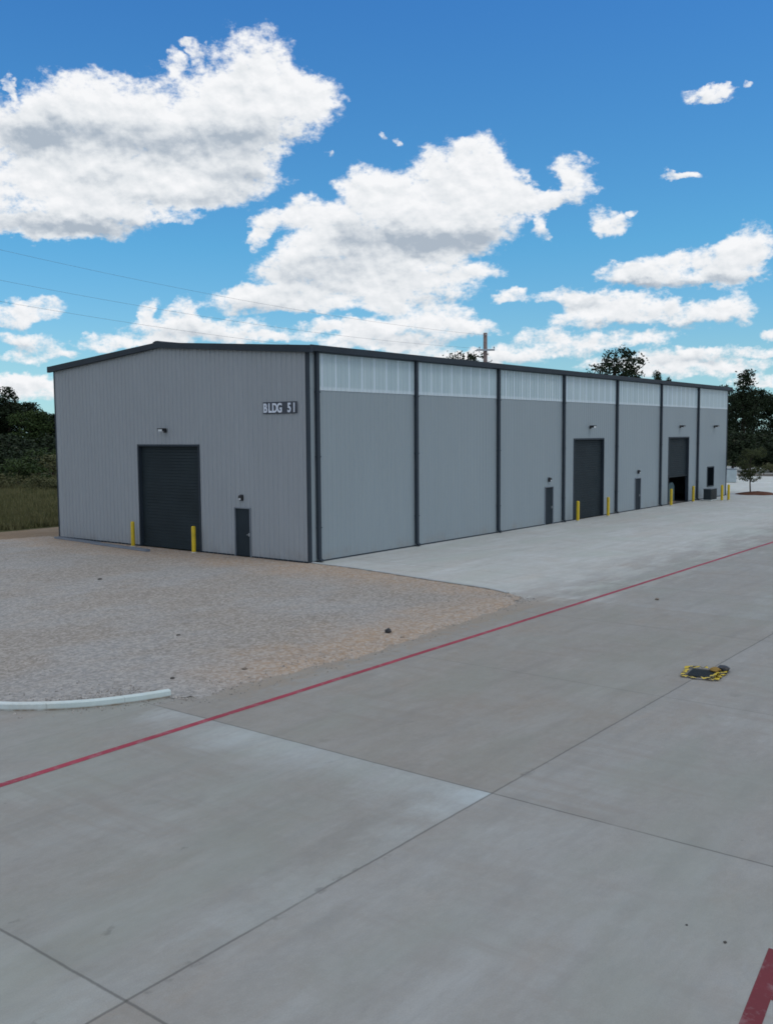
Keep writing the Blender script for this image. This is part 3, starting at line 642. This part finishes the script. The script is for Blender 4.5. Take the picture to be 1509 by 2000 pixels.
# window
wf = MB(); X0, X1, Z0, Z1 = 49.15, 50.70, 1.0, 2.62
wf.box(X0-.04, X0+.05, -.04, .06, Z0-.04, Z1+.04).box(X1-.05, X1+.04, -.04, .06, Z0-.04, Z1+.04).box(X0+.051, X1-.051, -.04, .06, Z0-.04, Z0+.05).box(X0+.051, X1-.051, -.04, .06, Z1-.05, Z1+.04)
win = wf.build('window', M_TRIM, wh)
MB().box(X0+.05, X1-.05, .0, .02, Z0+.05, Z1-.05).build('pane', M_GLASS, win)

# wall lights: large floods and small door lights
def flood(axis, a, z, lens=None):
    def P(u, o): return (a+u, -o) if axis == 'x' else (-o, a+u)
    def bx(mb, u0, u1, o0, o1, z0, z1_):
        u0, u1, o0, o1, z0, z1_ = [k*.72 for k in (u0, u1, o0, o1, z0, z1_)]; p, q = P(u0, o0+.012), P(u1, o1+.012); mb.box(min(p[0], q[0]), max(p[0], q[0]), min(p[1], q[1]), max(p[1], q[1]), z+z0, z+z1_); return mb
    mb = MB(); bx(mb, -.12, .12, .03, .10, -.16, .14); bx(mb, -.05, .05, .10, .26, -.02, .06); bx(mb, -.26, .26, .24, .52, .08, .14); bx(mb, -.26, -.23, .26, .50, -.06, .08); bx(mb, .23, .26, .26, .50, -.06, .08)
    l = mb.build('wall_light', M_BLACK, wh); bx(MB(), -.215, .215, .275, .495, -.07, .075).build('lens', lens or M_LENS, l)
def small_light(axis, a, z):
    def P(u, o): return (a+u, -o) if axis == 'x' else (-o, a+u)
    pr = [(-.09, -.14), (.09, -.14), (.14, .02), (.10, .14), (-.10, .14), (-.14, .02)]
    mb = MB(); n = len(pr)
    vs = [P(u, .03)+(z+w,) for u, w in pr]+[P(u*.8, .17)+(z+w*.75,) for u, w in pr]
    mb.add(vs, [tuple(range(n)), tuple(range(n, 2*n))]+[(i, (i+1) % n, n+(i+1) % n, n+i) for i in range(n)])
    l = mb.build('wall_light', M_BLACK, wh)
    p, q = P(-.06, .172), P(.06, .18); MB().box(min(p[0], q[0]), max(p[0], q[0]), min(p[1], q[1]), max(p[1], q[1]), z-.09, z-.02).build('lens', M_LENS, l)
flood('y', 9.45, 5.85); ML2 = Mat('smoked_lens').color((.16, .18, .20)).setp(Roughness=.4).m
flood('x', 27.1, 5.95); flood('x', 42.85, 6.0, ML2); flood('x', 50.6, 6.02, ML2)
small_light('y', 4.15, 2.72); small_light('x', 21.55, 2.74); small_light('x', 34.9, 2.74)

# building sign: white letters on a dark plate
SZ0, SZ1 = 6.52, 7.04
sign = MB().box(-.060, -.036, .60, 2.66, SZ0, SZ1).build('building_sign', paint('sign_plate', (.045, .055, .075), .6), wh)
def letter(ch, yc):
    cu = bpy.data.curves.new('letter', 'FONT'); cu.body = ch; cu.size = .56; cu.extrude = .008; cu.offset = .017; cu.align_x = 'CENTER'
    t = bpy.data.objects.new('tmp', cu); COL.objects.link(t); bpy.context.view_layer.update()
    me = bpy.data.meshes.new_from_object(t); bpy.data.objects.remove(t)
    o = bpy.data.objects.new('letter', me); COL.objects.link(o); o.parent = sign; me.materials.clear(); me.materials.append(M_DIGIT)
    o.matrix_local = Matrix(((0, 0, -1, -.070), (-.78, 0, 0, yc), (0, 1, 0, SZ0+.065), (0, 0, 0, 1)))
for k, ch in enumerate('BLDG 51'):
    if ch != ' ': letter(ch, 2.66-.15-k*.293)

# ---------------------------------------------------------------- bollards
def bollard():
    t = thing('bollard', 'x', 'bollard', group='yellow bollards guarding the warehouse doors')
    mb = MB(); r = .10
    mb.tube([(0, 0, -.05), (0, 0, 1.22), (0, 0, 1.265), (0, 0, 1.285), (0, 0, 1.29)], [r, r, r*.86, r*.5, .001], 20, False)
    mb.build('post', M_YEL, t)
    f = MB(); f.tube([(0, 0, -.02), (0, 0, .03), (0, 0, .05)], [r+.045, r+.045, r+.004], 20, False); f.build('footing', M_CONC, t)
    return t
B0 = bollard()
BS = [(-.50, 11.62, 'yellow bollard left of the large gable end roll-up door'), (-.42, 7.10, 'yellow bollard between the gable roll-up door and its personnel door'),
      (24.40, -.55, 'yellow bollard left of the closed roll-up door on the long side'), (28.83, -.55, 'yellow bollard right of the closed roll-up door on the long side'),
      (39.91, -.55, 'yellow bollard left of the half open roll-up door'), (44.53, -.55, 'yellow bollard right of the half open roll-up door'),
      (47.08, -1.97, 'yellow bollard just right of the dark condenser unit'), (47.94, -2.22, 'yellow bollard in front of the far corner of the warehouse, last of the row')]
for i, (x, y, lab) in enumerate(BS):
    o = B0 if i == 0 else copy_tree(B0); o.location = (x, y, 0); o['label'] = lab

# ---------------------------------------------------------------- condenser unit by the window
t = thing('condenser_unit', 'dark boxy condenser unit on a pad under the only window', 'condenser', (47.1, -1.05, 0))
MB().box(-1.0, .75, -.38, .38, 0, .09).build('pad', M_KERB, t)
cas = MB().box(-.85, .6, -.30, .30, .09, .95).build('casing', M_UNIT, t, .02)
mb = MB()
for k in range(14): mb.box(-.80, .55, -.318, -.303, .16+k*.05, .18+k*.05)
mb.build('grille', M_BLACK, cas)
MB().box(-.88, .63, -.33, .33, .95, .985).build('lid', M_FRAMEG, t)
# goods seen inside the half open bay
t = thing('covered_pallet', 'blue-green covered pallet load standing inside the half open bay', 'pallet', (42.3, .95, .02))
mb = MB()
for k in range(3): mb.box(-.75, .75, -.6+k*.5, -.5+k*.5, 0, .1)
for k in range(7): mb.box(-.8+k*.23, -.64+k*.23, -.62, .62, .1, .125)
mb.build('pallet_base', M_POLE, t)
mb = MB(); mb.prism([(-.72, .13), (.72, .13), (.70, 1.35), (.35, 1.62), (-.40, 1.55), (-.70, 1.28)], 'y', -.55, .55); mb.build('cover', M_BLUEG, t, .05)

# loose metal trim on the gravel at the left end of the gable
t = thing('metal_trim_length', 'long blue-grey metal channel lying on the gravel by the left end of the gable', 'metal channel')
A_, B_ = Vector((-.55, 18.3, 0)), Vector((-1.32, 9.15, 0)); d = (B_-A_).normalized(); s = Vector((d.y, -d.x, 0))
for a, b, o_ in ((0, .48, 0.0), (.44, 1.0, .16)):
    mb = MB(); P0, P1 = A_.lerp(B_, a)+s*o_, A_.lerp(B_, b)+s*o_
    sec = [(-.10, .03), (-.10, .13), (-.085, .13), (-.085, .05), (.085, .05), (.085, .13), (.10, .13), (.10, .03)]
    mb.v = [tuple(P+s*u+Vector((0, 0, z))) for P in (P0, P1) for u, z in sec]; n = 8
    mb.f = [(i, (i+1) % n, n+(i+1) % n, n+i) for i in range(n)]+[tuple(range(n)), tuple(range(n, 2*n))]; mb.sm = [False]*len(mb.f)
    mb.build('channel', paint('blue_grey_steel', (.20, .24, .30), .4, .3), t)

# ---------------------------------------------------------------- drain with caution tape, and small litter
t = thing('drain_inlet', 'dark square drain inlet on the yard joint, ringed by crumpled yellow and black tape', 'drain inlet', (-8.95, -20.45, 0), radians(8))
mb = MB(); mb.box(-.36, .36, -.34, .34, .002, .015); mb.build('sump_cover', M_BLACK, t)
mb = MB()
for k in range(9): mb.box(-.33+k*.075, -.295+k*.075, -.31, .31, .016, .035)
mb.build('grate', M_STEEL and M_UNIT, t)
M_TAPE = Mat('caution_tape'); p_ = M_TAPE.obj(); sx_ = M_TAPE.n('SeparateXYZ'); M_TAPE.L(p_, sx_.inputs[0])
st_ = M_TAPE.math('GREATER_THAN', M_TAPE.math('FRACT', M_TAPE.math('MULTIPLY', M_TAPE.math('ADD', sx_.outputs[0], sx_.outputs[1]), 4.5)), .62)
M_TAPE.color(M_TAPE.mix(st_, (.50, .38, .03), (.02, .02, .02))).setp(Roughness=.5)
R = random.Random(11)
for (ax, ay, bx_, by_) in ((-.50, -.36, .50, -.42), (.46, -.42, .50, .40), (.50, .42, -.46, .38), (-.46, .40, -.52, -.34), (-.30, -.40, .66, -.12), (-.55, -.1, .35, -.45)):
    mb = MB(); N = 14; pr = None
    for k in range(N+1):
        u = k/N; x = ax+(bx_-ax)*u+R.uniform(-.035, .035); y = ay+(by_-ay)*u+R.uniform(-.035, .035); z = .01+abs(R.gauss(0, .016)); w_ = .05+R.uniform(-.015, .015); tw = R.uniform(-1, 1)
        dd = Vector((by_-ay, ax-bx_, 0)).normalized()
        mb.v += [(x-dd.x*w_, y-dd.y*w_, z+tw*.018+.018), (x+dd.x*w_, y+dd.y*w_, z-tw*.018+.018)]
    mb.f = [(2*k, 2*k+1, 2*k+3, 2*k+2) for k in range(N)]; mb.sm = [False]*N
    mb.build('tape', M_TAPE.m, t)
def rock(name, x, y, s, m, lab, cat, z=0, group=None, flat=.6, seed=0):
    R = random.Random(seed); bm = bmesh.new(); bmesh.ops.create_icosphere(bm, subdivisions=2, radius=s)
    for v in bm.verts:
        k = 1+.35*noise.noise(v.co*(1.4/s)+Vector((seed, 0, 0))); v.co = Vector((v.co.x*k*1.2, v.co.y*k, v.co.z*k*flat))
    zmin = min(v.co.z for v in bm.verts)
    for v in bm.verts: v.co.z -= zmin
    me = bpy.data.meshes.new(name); bm.to_mesh(me); bm.free(); me.materials.append(m)
    o = bpy.data.objects.new(name, me); COL.objects.link(o); o.location = (x, y, z); return tag(o, lab, cat, group)
M_ROCK = paint('dark_stone', (.07, .065, .06), .9, 0, .3, 20); M_ROCKL = paint('brown_stone', (.17, .145, .12), .9, 0, .3, 20)
rock('rubble_block', -8.42, -20.72, .15, M_BLACK, 'black sandbag-like lump holding down the tape right of the drain inlet', 'sandbag', .02, None, .42, 3)
rock('rubble_block', -8.62, -20.60, .13, paint('mustard_bag', (.24, .15, .03), .8), 'mustard yellow lump beside the black one on the drain inlet tape', 'sandbag', .02, None, .38, 5)
rock('dark_stone', -9.71, -11.82, .085, M_BLACK, 'black stone alone near the edge of the gravel, closest to the red line', 'stone', .02, None, .9, 1)
rock('stone', -13.41, -7.29, .05, M_ROCK, 'dark stone in the middle of the gravel bed', 'stone', .02, None, .6, 2)
rock('stone', -9.9, -12.45, .06, M_ROCKL, 'flat brown stone just in front of the black one at the gravel edge', 'stone', .0, None, .35, 4)
rock('stone', -16.6, -10.9, .05, M_ROCK, 'dark stone beside the end of the curved kerb', 'stone', .02, None, .6, 6)
rock('stone', -15.0, -11.6, .06, M_ROCKL, 'tan stone in the gravel right of the curved kerb', 'stone', .02, None, .5, 7)
rock('stone', -8.38, 3.36, .07, M_ROCK, 'dark stone far up the gravel towards the gable', 'stone', .02, None, .5, 8)
rock('clod', -20.26, -24.28, .014, M_ROCK, 'tiny dark clod on the slab near the red painted letter', 'clod', .0, None, .5, 9)
rock('clod', -20.37, -24.75, .020, M_ROCK, 'small dark clod on the slab closest to the red painted letter', 'clod', .0, None, .4, 10)
rock('clod', -.11, -15.73, .07, M_ROCKL, 'brown clod on the concrete beyond the red line', 'clod', .0, None, .5, 12)

# ---------------------------------------------------------------- utility poles and cables
def pole(x, y, h, lab, rz):
    t = thing('utility_pole', lab, 'utility pole', (x, y, 0), rz)
    p = MB().tube([(0, 0, -.3), (0, 0, h*.6), (0, 0, h)], [.24, .21, .185], 12).build('shaft', M_POLE, t)
    a = MB().box(-.86, .86, -.33, -.19, h-1.70, h-1.54).build('crossarm', M_STEEL, t)
    for x_ in (-.56, .80): MB().tube([(x_, -.23, h-1.55), (x_, -.23, h-1.45), (x_, -.23, h-1.42), (x_, -.23, h-1.30)], [.03, .03, .08, .05], 8).build('insulator', M_STEEL, a)
    MB().tube([(0.02, -.22, h-.18), (.02, -.30, h-.18)], [.07, .07], 8).build('insulator', M_STEEL, t)
    i = MB().tube([(.18, -.1, h-2.75), (.56, -.15, h-2.7), (.60, -.15, h-2.55)], [.03, .04, .08], 8).build('insulator', M_STEEL, t)
    return t
pa = (47.4, 20.7, 15.04); pb = (-2.9, 27.4, 18.6)
ARM = YAW - pi/2
pole(47.4, 20.7, 15.04, 'tall weathered utility pole with one crossarm standing behind the warehouse roof', ARM)
pole(-4.5, 29.6, 18.6, 'tall utility pole outside the left edge, carrying the far end of the cables', ARM)
for k, (dz0, dz1, off, lab) in enumerate(((-.5, -.2, 0, 'uppermost thin cable sagging to the top of the utility pole'), (-2.35, -1.45, -.6, 'middle thin cable running to the crossarm of the utility pole'), (-3.9, -2.6, .3, 'lowest thin cable running down behind the roof to the utility pole'))):
    pts = []
    for i in range(41):
        u = i/40; x = -4.5+(47.4-4.5*-1*0-(-4.5))*u; x = -4.5+51.9*u; y = 29.6+(20.7-29.6)*u
        z = (18.6+dz0)*(1-u)+(15.04+dz1)*u - 1.5*4*u*(1-u)*.55
        pts.append((x+Rv.x*off, y+Rv.y*off, z))
    tag(MB().tube(pts, .008, 5).build('power_cable', M_WIRE), lab, 'cable')

# ---------------------------------------------------------------- trees
def crown_mesh(name, blobs, n, size, m, seed, droop=0):
    """blobs: (x, y, z, rx, rz); many leaf-cluster faces spread through the shells of the lobes"""
    R = random.Random(seed); v = []; f = []
    tot = sum(b[3]**2*b[4] for b in blobs)
    for b in blobs:
        k = max(8, int(n*b[3]**2*b[4]/tot))
        sub = []
        for _ in range(max(4, k//26)):
            while True:
                p = Vector((R.uniform(-1, 1), R.uniform(-1, 1), R.uniform(-1, 1)))
                if .15 < p.length < 1: break
            p = p.normalized()*(p.length**.45); sub.append(Vector((b[0]+p.x*b[3], b[1]+p.y*b[3], b[2]+p.z*b[4])))
        for c in sub:
            cr_ = size*R.uniform(1.3, 2.6)
            for _ in range(26):
                p = c+Vector((R.gauss(0, cr_*.55), R.gauss(0, cr_*.55), R.gauss(0, cr_*.32)-droop*R.random()))
                a = Vector((R.gauss(0, 1), R.gauss(0, 1), R.gauss(0, .7))).normalized(); q = a.cross(Vector((R.gauss(0, 1), R.gauss(0, 1), R.gauss(0, 1)))).normalized()
                s = size*R.uniform(.35, .8); i = len(v)
                v += [tuple(p-a*s), tuple(p+q*s*.5), tuple(p+a*s), tuple(p-q*s*.5)]; f.append((i, i+1, i+2, i+3))
    me = bpy.data.meshes.new(name); me.from_pydata(v, [], f); me.update(); me.materials.append(m); return me
def trunk_mesh(h, r, blobs, seed):
    R = random.Random(seed); mb = MB(); lean = R.uniform(-.03, .03)
    P = [(lean*h*u, .02*h*sin(u*3), h*u) for u in (0, .25, .5, .75, 1)]
    mb.tube([(0, 0, -.2)]+P[1:], [r*1.25, r, r*.8, r*.5, r*.15], 8)
    for b in blobs[:14]:
        z0 = min(h*.9, max(h*.25, b[2]-b[4]*1.2)); mb.tube([(lean*z0, 0, z0), ((b[0])*.5, b[1]*.5, (z0+b[2])*.5+.2), (b[0], b[1], b[2])], [r*.4, r*.25, r*.06], 5)
    me = bpy.data.meshes.new('trunk'); me.from_pydata(mb.v, [], mb.f); me.update(); me.materials.append(M_BARK); return me
def lobes(kind, h, w, R):
    b = []
    if kind == 'pine':
        for i in range(11):
            z = h*(.45+.5*i/10); rr = w*(.55 if i < 3 else 1)*(1-.62*max(0, (i-4)/6)); a = R.uniform(0, 6.3)
            for s in (0, 2.1, 4.2): b.append((cos(a+s)*rr*.48, sin(a+s)*rr*.48, z+R.uniform(-.3, .3), rr*.42, h*.045))
        b.append((0, 0, h*.97, w*.18, h*.04))
    elif kind == 'round':
        for i in range(17):
            a = R.uniform(0, 6.3); z = R.uniform(.40, .93); rr = w*math.sqrt(max(.05, 1-((z-.62)/.36)**2)); q = R.uniform(.25, .75)
            b.append((cos(a)*rr*q, sin(a)*rr*q, h*z, w*R.uniform(.22, .38), h*R.uniform(.07, .12)))
    elif kind == 'bush':
        for i in range(9):
            a = R.uniform(0, 6.3); q = R.uniform(0, .7)
            b.append((cos(a)*w*q, sin(a)*w*q, h*R.uniform(.25, .75), w*R.uniform(.28, .45), h*R.uniform(.18, .28)))
    elif kind == 'vase':
        for i in range(14):
            u = R.uniform(.32, .95); a = R.uniform(0, 6.3); rr = w*(u-.15)*(1.15 if u < .75 else .75)
            b.append((cos(a)*rr*R.uniform(.2, .9), sin(a)*rr*R.uniform(.2, .9), h*u, w*.20, h*.085))
    return b
def proto_tree(kind, h, w, n, size, m, seed):
    R = random.Random(seed); b = lobes(kind, h, w, R)
    return (crown_mesh('crown', b, n, size, m, seed), trunk_mesh(h*(.93 if kind != 'bush' else .5), h*(.018 if kind != 'bush' else .02), b, seed), h)
PR = {'pine_a': proto_tree('pine', 16, 3.4, 5200, .34, M_LEAF_D, 1), 'pine_b': proto_tree('pine', 16, 2.9, 4600, .34, M_LEAF_D, 2),
      'round_a': proto_tree('round', 13, 4.6, 6500, .36, M_LEAF_D, 3), 'round_b': proto_tree('round', 13, 4.2, 6000, .36, M_LEAF_M, 4),
      'oak': proto_tree('round', 14, 4.6, 9500, .27, M_LEAF_D, 9),
      'bush_a': proto_tree('bush', 3.2, 2.6, 2600, .16, M_LEAF_M, 5), 'bush_b': proto_tree('bush', 2.6, 3.0, 2400, .17, leaf_mat('brush_foliage', (.050, .060, .026), (.095, .098, .045)), 6)}
PR['bush_c'] = proto_tree('bush', 3.2, 2.6, 2600, .17, M_LEAF_D, 15)
def tree(key, x, y, h, lab, name='tree', cat='tree', group=None, rz=None, wide=1.0):
    cm, tm, h0 = PR[key]; t = thing(name, lab, cat, (x, y, -.06), random.uniform(0, 6.3) if rz is None else rz, group); s = h/h0
    for nm, me in (('crown', cm), ('trunk', tm)):
        o = bpy.data.objects.new(nm, me); COL.objects.link(o); o.parent = t; o.scale = (s*wide, s*wide, s)
    return t
def at(px, dist):
    """ground point seen in column px of the photograph, dist metres away"""
    a = YAW - math.atan2(px-754.5, F_PX); return (-30.595+cos(a)*dist, -28.044+sin(a)*dist)
# left wood
GL = 'trees of the wood beyond the field at the left'
for px, D, h, k, lab in ((22, 165, 13.3, 'pine_a', 'tallest pine poking up from the wood at the far left'), (0, 172, 11.3, 'round_a', 'dark round tree of the left wood at the frame edge'),
                         (-30, 165, 12.3, 'round_a', 'dark round tree of the left wood beyond the frame edge'), (45, 170, 11.2, 'round_a', 'dark broad tree just right of the tallest left pine'),
                         (62, 160, 9.9, 'round_b', 'greener tree midway between the left pine and the warehouse'), (80, 172, 9.7, 'round_a', 'dark tree second from the warehouse in the left wood'),
                         (100, 165, 9.2, 'round_a', 'dark tree of the left wood touching the gable edge'), (118, 170, 9.3, 'pine_b', 'thin pine of the left wood half hidden by the gable'),
                         (-55, 170, 12.8, 'pine_b', 'thin pine of the left wood beyond the frame edge')):
    x, y = at(px, D); tree(k, x, y, h, lab, 'pine_tree' if 'pine' in k else 'tree', group=GL, wide=1.15)
for i, (px, D, h, k, lab) in enumerate(((10, 135, 4.2, 'bush_c', 'dark thicket at the foot of the wood by the left frame edge'), (36, 112, 3.6, 'bush_a', 'bright green bush in front of the left wood'), (75, 138, 4.4, 'bush_a', 'green thicket below the wood midway to the gable'),
                                        (98, 130, 3.6, 'bush_b', 'olive thicket beside the gable edge'), (0, 105, 2.2, 'bush_b', 'low olive bush at the left frame edge'), (60, 104, 1.7, 'bush_b', 'low olive bush in the field between the two edges'), (85, 100, 1.4, 'bush_b', 'lowest olive bush near the gable edge'), (50, 145, 5.5, 'bush_c', 'tall dark thicket behind the bright green bush'), (-25, 125, 5.0, 'bush_c', 'green thicket beyond the left frame edge'), (20, 150, 6.5, 'bush_c', 'large dark thicket under the tallest left pine'), (105, 150, 6.5, 'bush_c', 'large dark thicket under the trees by the gable'))):
    x, y = at(px, D); tree(k, x, y, h, lab, 'bush', 'bush', 'bushes between the field and the left wood', wide=1.5)
# behind the roof
x, y = at(1198, 112); tree('oak', x, y, 15.7, 'open crowned tree rising above the middle of the roof', wide=.98, rz=1.0)
x, y = at(914, 105); tree('oak', x, y, 15.1, 'dark treetop just left of the utility pole above the roof', wide=.9, rz=2.6)
x, y = at(1281, 150); tree('pine_b', x, y, 14.5, 'small distant treetop on the roofline right of the open crowned tree', 'pine_tree', wide=.5)
x, y = at(1304, 150); tree('pine_b', x, y, 13.5, 'smallest distant treetop on the roofline', 'pine_tree', wide=.4)
# right wood
GR = 'trees of the wood beyond the yard at the right'
for px, D, h, k, w_, lab in ((1452, 152, 14.4, 'pine_a', 1.0, 'tallest dark pine beside the far corner of the warehouse'), (1410, 158, 12.7, 'round_a', .5, 'dark treetop peeping over the far end of the roof'), (1436, 160, 11.5, 'round_a', .7, 'dark tree between the tall pine and the far corner'),
                             (1470, 158, 12.0, 'round_a', .62, 'dark tree leaning out right of the tallest pine'), (1509, 165, 11.6, 'round_a', 1.0, 'dark wide tree at the right frame edge'), (1540, 165, 11.8, 'round_a', 1.1, 'dark wide tree outside the right frame edge'),
                             (1575, 165, 12.4, 'pine_b', 1.1, 'pine outside the right frame edge')):
    x, y = at(px, D); tree(k, x, y, h, lab, 'pine_tree' if 'pine' in k else 'tree', group=GR, wide=w_)
for px, D, h, k, lab in ((1430, 148, 6.5, 'bush_c', 'tall dark thicket right behind the far warehouse corner'), (1455, 142, 6.0, 'bush_c', 'dark thicket at the foot of the tallest pine'), (1480, 142, 5.4, 'bush_c', 'dark thicket behind the young tree, right side'), (1505, 140, 5.2, 'bush_c', 'dark thicket at the right frame edge'),
                         (1535, 142, 5.6, 'bush_a', 'dark thicket outside the right frame edge'), (1492, 131, 1.6, 'bush_b', 'low olive shrub strip at the foot of the right thicket'), (1515, 131, 1.8, 'bush_b', 'low olive shrub at the right frame edge')):
    x, y = at(px, D); tree(k, x, y, h, lab, 'bush', 'bush', 'bushes at the edge of the right wood', wide=1.3)
# young tree in its mulch bed
cm = crown_mesh('crown', lobes('vase', 4.1, 2.9, random.Random(4)), 9000, .085, M_LEAF_O, 21); tm = trunk_mesh(3.6, .055, lobes('vase', 4.1, 2.9, random.Random(4)), 4)
t = thing('young_tree', 'young thin leaved tree in a red mulch bed past the far corner of the warehouse', 'tree', (56.6, -1.3, .05))
for nm, me in (('crown', cm), ('trunk', tm)):
    o = bpy.data.objects.new(nm, me); COL.objects.link(o); o.parent = t
mb = MB(); rings = [(1.0, 0.0), (.93, .07), (.6, .16), (.2, .22), (.02, .23)]; n = 28; 
for r_, z_ in rings:
    for k in range(n):
        a = 2*pi*k/n; w_ = 1+.12*sin(3*a+1)+.06*sin(7*a); mb.v.append((cos(a)*2.1*r_*w_, sin(a)*1.6*r_*w_, z_+.02*sin(5*a)))
for i in range(len(rings)-1):
    for k in range(n): mb.f.append((i*n+k, i*n+(k+1) % n, (i+1)*n+(k+1) % n, (i+1)*n+k)); mb.sm.append(True)
o = mb.build('mulch_bed', M_MULCH); o.location = (57.1, -1.7, .0); tag(o, 'low mound of red brown mulch around the young tree', 'mulch bed')
# white cabinet beyond the corner
cx_, cy_ = at(1429, 112)
t = thing('utility_cabinet', 'pale white-blue cabinet showing past the far corner of the warehouse', 'cabinet', (cx_, cy_, 0), .3)
MB().box(-.9, .55, -.5, .5, .1, 1.45).build('body', paint('pale_cabinet', (.42, .50, .53)), t, .02); MB().box(-.95, .6, -.55, .55, 1.45, 1.52).build('lid', M_FRAMEG, t); MB().box(-.85, .5, -.45, .45, 0, .1).build('plinth', M_KERB, t); MB().box(-.1, .45, -.52, -.5, .2, 1.35).build('door', M_WHITE, t)

# tall grass in the left field
def grass():
    R = random.Random(8); v = []; f = []
    for _ in range(15000):
        D = 62+R.random()**1.2*75; px = R.uniform(-90, 125); x, y = at(px, D)
        if y < 25.2: continue
        h = R.uniform(.15, .5)*(1.5 if D > 90 else 1); a = R.uniform(0, 6.3); w_ = R.uniform(.05, .14); i = len(v)
        v += [(x-cos(a)*w_, y-sin(a)*w_, -.08), (x+cos(a)*w_, y+sin(a)*w_, -.08), (x+R.uniform(-.1, .1), y+R.uniform(-.1, .1), h)]; f.append((i, i+1, i+2))
    me = bpy.data.meshes.new('field_grass'); me.from_pydata(v, [], f); me.update()
    me.materials.append(leaf_mat('dry_grass', (.085, .092, .038), (.13, .125, .060)))
    o = bpy.data.objects.new('field_grass', me); COL.objects.link(o); tag(o, 'rough dry grass of the field left of the warehouse', kind='stuff')
grass()
